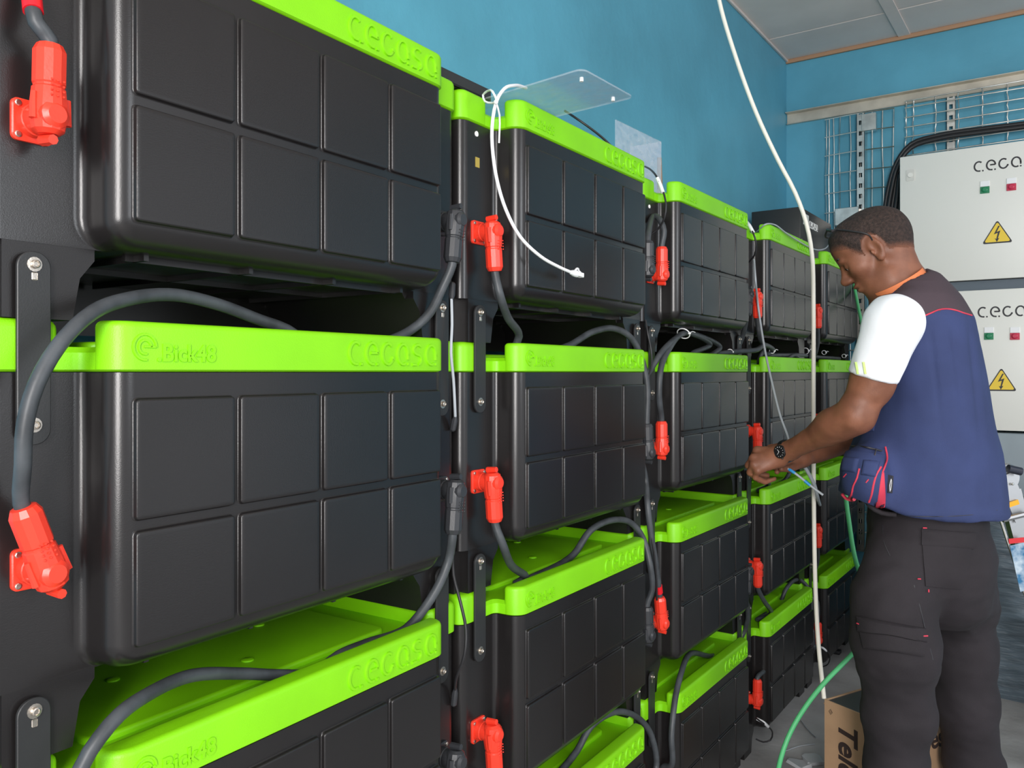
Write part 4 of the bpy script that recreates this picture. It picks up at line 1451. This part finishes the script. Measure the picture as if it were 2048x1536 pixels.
# near hand: back of the hand to the camera, fingers curled down and round
fa = nrm(Wr - El)
kn = [q(1514, 901, 2.285), q(1507, 916, 2.270), q(1508, 929, 2.258), q(1515, 941, 2.250)]
Vb.cone(Wr, q(1556, 912, 2.25), .0245, .030, .015, flat=([0, 1, 0], 1.35))
for i, kk in enumerate(kn):
    Vb.cone(q(1560, 904 + 6 * i, 2.252), kk, .0165, .0112, .012)
pj = [q(1503, 918, 2.306), q(1497, 931, 2.290), q(1500, 945, 2.274), q(1511, 955, 2.262)]
dj = [q(1519, 934, 2.320), q(1514, 947, 2.304), q(1519, 960, 2.286), q(1530, 964, 2.274)]
tj = [q(1540, 936, 2.318), q(1534, 951, 2.304), q(1540, 960, 2.286), q(1549, 958, 2.276)]
rr_ = [.0098, .0100, .0095, .0084]
for i in range(4):
    Vb.ell(kn[i], (.0115,) * 3, None, .006)
    Vb.cone(kn[i], pj[i], rr_[i] + .0006, rr_[i], .005)
    Vb.cone(pj[i], dj[i], rr_[i], rr_[i] - .0008, .003)
    Vb.cone(dj[i], tj[i], rr_[i] - .0008, rr_[i] - .0018, .003)
Vb.cone(q(1566, 896, 2.262), q(1542, 897, 2.300), .0150, .0118, .010)
Vb.cone(q(1542, 897, 2.300), q(1524, 908, 2.322), .0118, .0095, .004)
# far hand: palm side, reaching in behind
Vb.cone(Wf, q(1602, 919, 2.375), .0255, .030, .015, flat=([0, .5, .8], 1.3))
Vb.cone(q(1602, 919, 2.375), q(1584, 924, 2.365), .028, .024, .012, flat=([0, .5, .8], 1.3))
for i in range(4):
    a_ = q(1584 - 2 * i, 910 + 7 * i, 2.385 - .012 * i)
    b_ = q(1560 - 1 * i, 912 + 9 * i, 2.372 - .012 * i)
    c_ = q(1545 + 3 * i, 920 + 8 * i, 2.352 - .010 * i)
    Vb.cone(a_, b_, .0095, .0088, .005); Vb.cone(b_, c_, .0088, .0075, .003)
Vb.cone(q(1604, 927, 2.36), q(1580, 938, 2.325), .0125, .0105, .008)
Vb.cone(q(1580, 938, 2.325), q(1563, 938, 2.305), .0105, .0085, .004)
Vv, Ff = Vb.mesh()


def skin_disp(V):
    d = np.zeros(len(V))
    # veins and tendons on the near hand and forearm, soft muscle relief
    d += .0012 * fnoise(V, (38, 38, 38))
    return d


# colour: lighter skin on the palm side of the far hand
def skin_fm(Cc):
    px = 1024 + FPX * Cc[:, 0] / Cc[:, 1]; py = YH - FPX * (Cc[:, 2] - H) / Cc[:, 1]
    return np.zeros(len(Cc), int)


body, Vbody = vmesh('body', Vv, Ff, M_SKIN, person, skin_disp, relax=1, fmat=skin_fm)
bv = bvh_of(Vbody, Ff)

# hair: a thin cap following the skull
def head_uv(V):
    D = V - hc
    return D @ HF, D @ HU, D @ HS


fq, uq, sq = head_uv(Vbody)
lim = np.interp(fq, [-.12, -.095, -.06, -.028, -.020, .012, .018, .034, .050, .075, .10], [-.050, -.050, -.030, -.012, .030, .030, -.002, .020, .050, .066, .075])
inh = (uq > lim - .012) & (np.abs(sq) < .085) & (fq > -.13) & (fq < .11) & (uq < .14) & ~((np.abs(sq) > .060) & (np.hypot((fq + .004) / .025, uq / .034) < 1))
fm_ = inh[Ff].all(1)
hf = Ff[fm_]
used_, inv_ = np.unique(hf, return_inverse=True)
hv = Vbody[used_]; hf = inv_.reshape(hf.shape)
e1 = hv[hf[:, 2]] - hv[hf[:, 0]]; e2 = hv[hf[:, 3]] - hv[hf[:, 1]]
fn = np.cross(e1, e2); Nn = np.zeros_like(hv)
for i in range(4): np.add.at(Nn, hf[:, i], fn)
Nn /= np.linalg.norm(Nn, axis=1)[:, None] + 1e-9
# thickness fades to the hairline
f2, u2_, s2_ = head_uv(hv)
l2 = np.interp(f2, [-.12, -.095, -.06, -.028, -.020, .012, .018, .034, .050, .075, .10], [-.050, -.050, -.030, -.012, .030, .030, -.002, .020, .050, .066, .075])
th = np.clip((u2_ - l2) / .03, .12, 1) * .0042
ho, _ = vmesh('hair', hv + Nn * th[:, None], hf, M_HAIR, person, relax=0, smooth=180)
at_ = ho.data.attributes.new('hair_cover', 'FLOAT', 'POINT')
ear_d = np.where(np.abs(s2_) > .056, np.hypot((f2 + .004) / .025, u2_ / .034) - 1, 9)
at_.data.foreach_set('value', (np.clip((u2_ - l2 + .010) / .026, 0, 1) * np.clip(ear_d / .22, 0, 1)).astype(np.float32))

# eyes and brows
for s_ in (1, -1):
    c_ = hp(.0715, .004, .031 * s_)
    b = BM(); ball(b, V3(c_), .0122, 14); e_ = pobj('eye', b, mat('eye_white', (.45, .40, .37), .3))
    b = BM(); ball(b, V3(c_ + HF * .0078 - HU * .0018), .0062, 10); pobj('iris', b, mat('iris_dark', (.02, .010, .008), .15), e_)
    b = BM()
    for k_ in range(6):
        t_ = k_ / 5
    tube(b, [V3(hp(.0880 - .006 * t * t, .030 + .004 * math.sin(t * 2.4), (.012 + .034 * t) * s_)) for t in (0, .3, .6, .9)], .0026, 6)
    pobj('eyebrow', b, M_HAIR2)

# orange shirt collar round the neck
b = BM()
cc = q(1801, 578, 2.115)
nx_ = nrm([.50, 0, -.86]); sx_ = nrm(np.cross(nx_, [0, 1, 0])); tx_ = np.cross(nx_, sx_)
rings = []
for k in range(28):
    t = 2 * PI * k / 28
    dr = sx_ * math.cos(t) + tx_ * math.sin(t)
    base = cc + dr * np.array(.068)
    rings.append([V3(base - nx_ * .024), V3(base + dr * .006 + nx_ * .018), V3(base + dr * .001 + nx_ * .018), V3(base - dr * .004 - nx_ * .024)])
R_ = [[b.verts.new(p) for p in r] for r in rings]
for i in range(28):
    for j in range(4):
        b.faces.new((R_[i][j], R_[(i + 1) % 28][j], R_[(i + 1) % 28][(j + 1) % 4], R_[i][(j + 1) % 4]))
pobj('shirt_collar', b, M_ORANGE)

# white short sleeves
def sleeve_mesh(name, sh, el, hem, r0, r1, rc):
    lo = np.minimum(sh, hem) - .14; hi = np.maximum(sh, hem) + .14
    Vt = Vox(lo, hi, .005)
    Vt.ell(sh, rc, None, .02)
    Vt.cone(sh, hem + (hem - sh) * .3, r0, r1, .03)
    ax_ = nrm(el - sh)
    Vt.cut(hem, nrm(ax_ + np.array([.05, 0, -.12])), .006)
    V_, F_ = Vt.mesh()
    dsp = lambda V: .0055 * fnoise(V, (13, 13, 8), 3) + .0025 * fnoise(V, (30, 30, 18), 9)
    return vmesh(name, V_, F_, M_TEE, person, dsp, relax=2)[1], F_


Vs, Fs = sleeve_mesh('shirt_sleeve', q(1786, 648, 1.985), El, q(1745, 757, 2.0), .066, .057, (.058, .064, .064))
sleeve_mesh('shirt_sleeve', Sf, Ef, Sf * .45 + Ef * .55, .064, .058, (.062, .06, .062))
bs = bvh_of(Vs, Fs)
for x_ in (1714, 1729):
    b = BM()
    P = [hitp(bs, x_ + 4 * t, 724 + 24 * t, .0008) for t in (0, .33, .66, 1)]
    wv = Vector((.0045, 0, 0))
    for p, p2 in zip(P, P[1:]):
        v = [b.verts.new(x) for x in (p - wv, p + wv, p2 + wv, p2 - wv)]
        b.faces.new(v)
        v = [b.verts.new(x + Vector((0, .002, 0))) for x in (p - wv, p + wv, p2 + wv, p2 - wv)]
        b.faces.new(v)
    pobj('sleeve_stripe', b, M_LIME)

# ------------------------------------------------------------------ vest
Lx = math.atan2(-.91, -.42)      # direction of the shoulder line
def ring_row(y, xl, xr, A, Z=2.15):
    cx = (xl + xr) / 2
    a = (xr - xl) / 2 / FPX * Z
    B = math.sqrt(max(a * a - (A * .42) ** 2, .0009)) / .91
    p = q(cx, y, Z)
    return (p[2], p[0], p[1], A, B, Lx)


Vt = Vox((.80, 1.88, .84), (1.36, 2.46, 1.62), .0055)
rows = [(540, 1805, 1858, .05), (552, 1782, 1884, .095), (570, 1764, 1902, .135), (596, 1750, 1922, .165), (640, 1738, 1946, .19), (700, 1736, 1960, .198), (800, 1742, 1974, .190),
        (860, 1722, 1980, .187), (900, 1708, 1986, .186), (945, 1694, 1990, .188), (990, 1686, 1993, .190), (1060, 1684, 1994, .192)]
Vt.column([ring_row(*r) for r in rows], .012)
Vt.cone(q(1812, 622, 2.02), q(1880, 612, 2.26), .052, .052, .03)
Vt.ell(q(1727, 950, 2.06), (.050, .085, .075), None, .05)
# neck opening
Vt.cone(hp(-.02, -.06), cc + nx_ * .0, .068, .066, .008, 's')
# hem: rises to the front
Vt.cut(q(1880, 1020, 2.15), [-.06, 0, -1], .005)
Vt.cut(q(1690, 990, 2.1), [-.32, .0, -1], .006)
V_, F_ = Vt.mesh()


def vest_disp(V):
    px = 1024 + FPX * V[:, 0] / V[:, 1]; py = YH - FPX * (V[:, 2] - H) / V[:, 1]
    d = .0050 * fnoise(V, (11, 11, 3.2), 5) + .0022 * fnoise(V, (26, 26, 8), 11)
    # long soft pleats running down from the yoke
    for x0_, w__, a__ in ((1860, 6, .004), (1905, 7, .0045), (1938, 6, .005), (1958, 5, .003)):
        xx = x0_ + (py - 640) * .10
        d -= a__ * np.exp(-((px - xx) / w__) ** 2) * np.clip((py - 640) / 40, 0, 1) * np.clip((900 - py) / 160, 0, 1)
    d += .003 * np.exp(-((py - 1028) / 8) ** 2)
    return d


def vest_fm(Cc):
    px = 1024 + FPX * Cc[:, 0] / Cc[:, 1]; py = YH - FPX * (Cc[:, 2] - H) / Cc[:, 1]
    lim = np.interp(px, [1760, 1800, 1838, 1860, 1890, 1920, 1950, 1990], [640, 640, 636, 627, 618, 623, 632, 640])
    return ((py < lim) & (px > 1790)).astype(int)


vest, Vvest = vmesh('vest', V_, F_, [M_VEST, M_YOKE], person, vest_disp, relax=2, fmat=vest_fm)
vb = bvh_of(Vvest, F_)


def on_surf(bvh, L, lift=.001, zdef=2.1):
    return [hitp(bvh, x, y, lift, zdef) for x, y in L]


def patch(name, bvh, quad, m, parent, th=.003, n=10, lift=.0015):
    """cloth panel sewn on: quad = four frame corners, laid on the surface below"""
    b = BM()
    G = []
    for i in range(n + 1):
        row = []
        for j in range(n + 1):
            u, v = i / n, j / n
            x = (1 - u) * (1 - v) * quad[0][0] + u * (1 - v) * quad[1][0] + u * v * quad[2][0] + (1 - u) * v * quad[3][0]
            y = (1 - u) * (1 - v) * quad[0][1] + u * (1 - v) * quad[1][1] + u * v * quad[2][1] + (1 - u) * v * quad[3][1]
            edge = min(i, j, n - i, n - j)
            row.append((hitp(bvh, x, y, lift + (th if edge > 0 else th * .55)), hitp(bvh, x, y, -.004)))
        G.append(row)
    T = [[b.verts.new(p[0]) for p in r] for r in G]
    for i in range(n):
        for j in range(n):
            b.faces.new((T[i][j], T[i + 1][j], T[i + 1][j + 1], T[i][j + 1]))
    per = [(i, 0) for i in range(n)] + [(n, j) for j in range(n)] + [(i, n) for i in range(n, 0, -1)] + [(0, j) for j in range(n, 0, -1)]
    lowv = [b.verts.new(G[i][j][1]) for i, j in per]
    for k in range(len(per)):
        i, j = per[k]; i2, j2 = per[(k + 1) % len(per)]
        b.faces.new((T[i][j], T[i2][j2], lowv[(k + 1) % len(per)], lowv[k]))
    return pobj(name, b, m, parent, 50)


def piping(name, bvh, L, r, m, parent, lift=.0008):
    b = BM(); tube(b, on_surf(bvh, L, lift), r, 6, .008)
    return pobj(name, b, m, parent)


piping('red_piping', vb, [(1832, 639), (1845, 633), (1862, 626), (1876, 620), (1892, 618), (1908, 620), (1926, 626), (1936, 629), (1943, 631)], .0019, M_PIPE, vest)
pk = patch('pocket', vb, [(1692, 902), (1766, 912), (1752, 1010), (1686, 984)], M_VEST, vest, .006)
patch('pocket_flap', vb, [(1692, 916), (1722, 918), (1716, 946), (1688, 942)], M_VEST, vest, .011, 8)
patch('pocket_flap', vb, [(1728, 922), (1758, 925), (1750, 954), (1724, 950)], M_VEST, vest, .011, 8)
piping('zip', vb, [(1706, 893), (1735, 898), (1762, 904)], .0022, M_INK, vest, .004)
b = BM(); tube(b, on_surf(vb, [(1751, 902), (1749, 908), (1748, 914)], .006), .0016, 6); pobj('zip_puller', b, M_STEEL, vest)
piping('pocket_piping', vb, [(1722, 938), (1718, 955), (1711, 970), (1707, 985), (1700, 992)], .0030, M_PIPE, vest, .0062)
piping('pocket_piping', vb, [(1759, 935), (1751, 950), (1746, 970), (1743, 985), (1738, 1000)], .0028, M_PIPE, vest, .0062)
piping('pocket_piping', vb, [(1771, 895), (1773, 915), (1767, 935), (1762, 948)], .0022, M_PIPE, vest, .003)
patch('pocket_gusset', vb, [(1761, 945), (1766, 945), (1770, 1012), (1750, 1018)], M_PIPE, vest, .004, 8)
piping('pocket_piping', vb, [(1684, 988), (1692, 997), (1702, 1000), (1710, 996)], .0042, M_PIPE, vest, .004)
for a_, c_ in (((1698, 948), (1693, 954)), ((1738, 958), (1734, 964))):
    piping('bar_tack', vb, [a_, ((a_[0] + c_[0]) / 2, (a_[1] + c_[1]) / 2), c_], .0016, M_PIPE, vest, .008)
patch('side_label', vb, [(1776, 950), (1786, 952), (1784, 986), (1774, 985)], M_INK, vest, .0012, 4)
piping('label_mark', vb, [(1778, 982), (1777, 970), (1780, 958), (1781, 966), (1779, 980)], .0007, M_ZIP, vest, .003)
patch('chest_pocket', vb, [(1735, 846), (1752, 842), (1748, 862), (1726, 866)], M_VEST, vest, .004, 6)
piping('pocket_piping', vb, [(1729, 864), (1741, 863), (1746, 852)], .0016, M_PIPE, vest, .006)
piping('seam', vb, [(1768, 1024), (1820, 1032), (1880, 1033), (1940, 1030), (1995, 1020)], .0008, M_INK, vest, .0)

# ------------------------------------------------------------------ trousers and shoes
Vt = Vox((.76, 1.88, .04), (1.42, 2.46, .98), .0060)
Vt.column([ring_row(1010, 1742, 1962, .155), ring_row(1060, 1738, 1968, .166), ring_row(1120, 1736, 1974, .168), ring_row(1165, 1752, 1970, .150), ring_row(1215, 1790, 1965, .10), ring_row(1255, 1830, 1930, .05)], .03)
def legc(rows, k=.045):
    for (y, x, Z, r), (y2, x2, Z2, r2) in zip(rows, rows[1:]):
        Vt.cone(q(x, y, Z), q(x2, y2, Z2), r, r2, k)
legc([(1110, 1800, 2.075, .083), (1200, 1785, 2.055, .088), (1290, 1792, 2.05, .092), (1330, 1795, 2.06, .082), (1420, 1796, 2.08, .080), (1536, 1792, 2.10, .071), (1650, 1788, 2.11, .069), (1735, 1782, 2.11, .070)])
legc([(1110, 1900, 2.20, .098), (1200, 1912, 2.22, .090), (1300, 1924, 2.24, .079), (1400, 1933, 2.25, .075), (1536, 1947, 2.27, .066), (1620, 1953, 2.28, .066), (1668, 1957, 2.28, .068)])
Vt.ell(q(1905, 1110, 2.12), (.085, .10, .10), None, .04)
Vt.cut(np.array([0, 0, .075]), [0, 0, -1], .004)
V_, F_ = Vt.mesh()


def tr_disp(V):
    px = 1024 + FPX * V[:, 0] / V[:, 1]; py = YH - FPX * (V[:, 2] - H) / V[:, 1]
    d = .0070 * fnoise(V, (5, 5, 7), 2) + .0042 * fnoise(V, (13, 13, 20), 7) + .0022 * fnoise(V, (24, 24, 40), 13)
    bag = np.exp(-((py - 1380) / 110) ** 2) + .4
    t = V[:, 0] * 9 + V[:, 2] * 42 + 1.6 * fnoise(V, (6, 6, 6), 20)
    d += .0006 * np.sin(t) * bag
    return d


trou, Vtr = vmesh('trousers', V_, F_, M_TROU, person, tr_disp, relax=2)
tb = bvh_of(Vtr, F_)
patch('seat_pocket', tb, [(1842, 1060), (1948, 1066), (1925, 1178), (1850, 1172)], M_TROU, trou, .003, 10)
patch('pocket_flap', tb, [(1843, 1058), (1950, 1066), (1946, 1098), (1842, 1090)], M_TROU, trou, .006, 8)
patch('cargo_pocket', tb, [(1722, 1262), (1850, 1272), (1846, 1312), (1730, 1296)], M_TROU, trou, .008, 10)
patch('pocket_flap', tb, [(1718, 1232), (1848, 1256), (1850, 1284), (1720, 1262)], M_TROU, trou, .012, 10)
for a_, c_ in (((1833, 1158), (1839, 1158)), ((1853, 1178), (1853, 1184)), ((1720, 1246), (1724, 1248)), ((1840, 1271), (1850, 1271)), ((1845, 1057), (1853, 1057))):
    piping('bar_tack', tb, [a_, ((a_[0] + c_[0]) / 2 + .1, (a_[1] + c_[1]) / 2), c_], .0016, M_PIPE, trou, .010 if a_[0] < 1730 or a_[1] > 1260 else .006)
piping('seam', tb, [(1765, 1050), (1768, 1085), (1780, 1112)], .0012, M_INK, trou, .0)
piping('seam', tb, [(1828, 1170), (1840, 1215), (1852, 1265), (1866, 1320)], .0011, M_INK, trou, .0)
# belt at the front under the hem
b = BM()
bp_ = [q(1712, 1000, 2.03), q(1722, 1016, 2.02), q(1745, 1030, 2.01), q(1775, 1034, 2.0)]
tube(b, [V3(p + np.array([.035, .03, 0])) for p in bp_], .006, 10); pobj('belt', b, M_TROU)
for x, y, Z in ((1782, 1735, 2.11), (1957, 1668, 2.28)):
    a_ = q(x, y, Z); a_[2] = .06
    Vs_ = Vox(a_ - np.array([.30, .15, .075]), a_ + np.array([.14, .22, .16]), .006)
    fd = nrm([-.9, .42, 0])
    g = lambda t, s_, zz_: np.array([a_[0], a_[1], 0]) + fd * t + np.array([-fd[1], fd[0], 0]) * s_ + np.array([0, 0, zz_])
    Vs_.cone(g(-.03, 0, .055), g(-.02, 0, .14), .050, .046, .02)
    Vs_.cone(g(-.05, 0, .045), g(.10, 0, .045), .042, .046, .02)
    Vs_.cone(g(.10, 0, .045), g(.17, .01, .040), .046, .036, .02)
    Vs_.cut(np.array([0, 0, .004]), [0, 0, -1], .003)
    V2_, F2_ = Vs_.mesh()
    vmesh('shoe', V2_, F2_, mat('dark_leather', (.02, .018, .017), .5), person, relax=1)

# ------------------------------------------------------------------ wristwatch
wc = q(1573, 902, 2.238)
wa = nrm(q(1556, 911, 2.26) - Wr)
toc = nrm(np.array([0, 0, H]) - wc); toc = nrm(toc - wa * toc.dot(wa) + np.array([0, 0, .15]))
ws = np.cross(wa, toc)
wroot = empty('wristwatch', (0, 0, 0)); wroot.parent = person
b = BM()
R_ = []
for k in range(36):
    t = 2 * PI * k / 36
    c_ = wc + (toc * math.cos(t) * .0245 + ws * math.sin(t) * .0285)
    dr = nrm(toc * math.cos(t) / .0245 + ws * math.sin(t) / .0285)
    hw = .0075 + .002 * max(0, math.cos(t))
    R_.append([V3(c_ + wa * hw), V3(c_ + wa * hw * .9 + dr * .003), V3(c_ - wa * hw * .9 + dr * .003), V3(c_ - wa * hw)])
RV = [[b.verts.new(p) for p in r] for r in R_]
for i in range(36):
    for j in range(4):
        b.faces.new((RV[i][j], RV[(i + 1) % 36][j], RV[(i + 1) % 36][(j + 1) % 4], RV[i][(j + 1) % 4]))
pobj('watch_strap', b, M_DARKM, wroot, 30)
b = BM(); base = wc + toc * .0245
rod_profile(b, V3(base), V3(toc), [(0, .0165), (.004, .0185), (.0075, .0180), (.0085, .0160), (.0082, .0150)], 28)
cs = pobj('watch_case', b, M_DARKM, wroot, 30)
b = BM(); rod_profile(b, V3(base + toc * .0084), V3(toc), [(0, .0148), (.0004, .0148)], 28); pobj('watch_dial', b, mat('dial_black', (.012, .012, .013), .25), cs)
b = BM()
for k in range(12):
    t = 2 * PI * k / 12
    dr = wa * math.cos(t) + ws * math.sin(t)
    rod(b, V3(base + toc * .009 + dr * .0118), V3(base + toc * .009 + dr * .0140), .0005, .0005, 5)
for dr, l_ in ((nrm(wa * .4 + ws), .008), (nrm(wa - ws * .6), .0105)):
    rod(b, V3(base + toc * .0092), V3(base + toc * .0092 + dr * l_), .0005, .0004, 5)
pobj('watch_markings', b, M_ZIP, cs)
b = BM(); rod(b, V3(base + toc * .004 - ws * .0175), V3(base + toc * .004 - ws * .0215), .0022, .0022, 8); pobj('watch_crown', b, M_DARKM, cs)

# ------------------------------------------------------------------ spectacle temple above the ear
gp = [V3(q(1655, 460, 2.10)), V3(q(1664, 462, 2.06))] + [hitp(bv, x, y, .0085 if x < 1735 else .005, 2.05) for x, y in ((1680, 463), (1700, 465), (1718, 466), (1730, 468), (1740, 474), (1746, 480))]
groot = empty('spectacles', CR * gp[0].x + CF * gp[0].y + Vector((0, 0, gp[0].z)), YAW, 'dark thin spectacles pushed up on the head, their temple hooked over the ear', 'glasses')


def gobj(name, bm, m):
    bmesh.ops.translate(bm, vec=-gp[0], verts=bm.verts[:])
    return obj(name, bm, m, groot, 60)


b = BM(); tube(b, gp, lambda t: .0042 - .0026 * t, 8); gobj('temple', b, M_THIN)
b = BM(); far = gp[0] + V3(-HS * .13)
tube(b, [gp[0], gp[0] + V3(-HS * .03 + HF * .008), gp[0] + V3(-HS * .065 + HF * .012), gp[0] + V3(-HS * .10 + HF * .008), far], .0025, 8); gobj('frame_bar', b, M_THIN)
b = BM(); tube(b, [far, far + V3(-HF * .05), far + V3(-HF * .10)], .0022, 8); gobj('temple', b, M_THIN)

# ------------------------------------------------------------------ the cord he holds
pts = [sp(3, 1508, 520, .01), sp(3, 1511, 560, -.02), at(1516, 610, 2.72), at(1528, 690, 2.66), at(1545, 770, 2.56), at(1560, 830, 2.48), at(1576, 876, 2.42), at(1578, 905, 2.36), at(1560, 925, 2.335), at(1566, 932, 2.325), at(1582, 941, 2.30), at(1600, 954, 2.29), at(1622, 972, 2.28), at(1646, 990, 2.27)]
pr = catmull(pts, .003)
root = empty('held_cord', pts[-1], 0, 'thin grey cord hanging by the fourth stack into the hands, blue tape near its end', 'cord')
b = BM(); tube(b, pts, .0035, 8); obj('cord', b, M_GREY, root, world=True, smooth=60)
for x0_, x1_ in ((1578, 1590), (1608, 1622)):
    seg = [p for p in pr if (lambda v: x0_ <= 1024 + FPX * v.dot(CR) / v.dot(CF) <= x1_ and YH - FPX * v.z / v.dot(CF) > 934)(p - CAM)]
    if len(seg) > 1:
        b = BM(); tube(b, seg, .0043, 8, smooth=False); obj('blue_tape', b, M_BLUETAPE, root, world=True, smooth=60)
b = BM(); tube(b, [at(1598, 918, 2.50), at(1610, 935, 2.50), at(1620, 952, 2.50), at(1629, 970, 2.50), at(1634, 990, 2.52), sp(3, 1640, 1010, -.01)], .0055, 8)
top('loose_cable_end', b, M_GREY, 'short grey cable piece behind the hands, in front of the fourth stack third lid', 'cable', smooth=60)
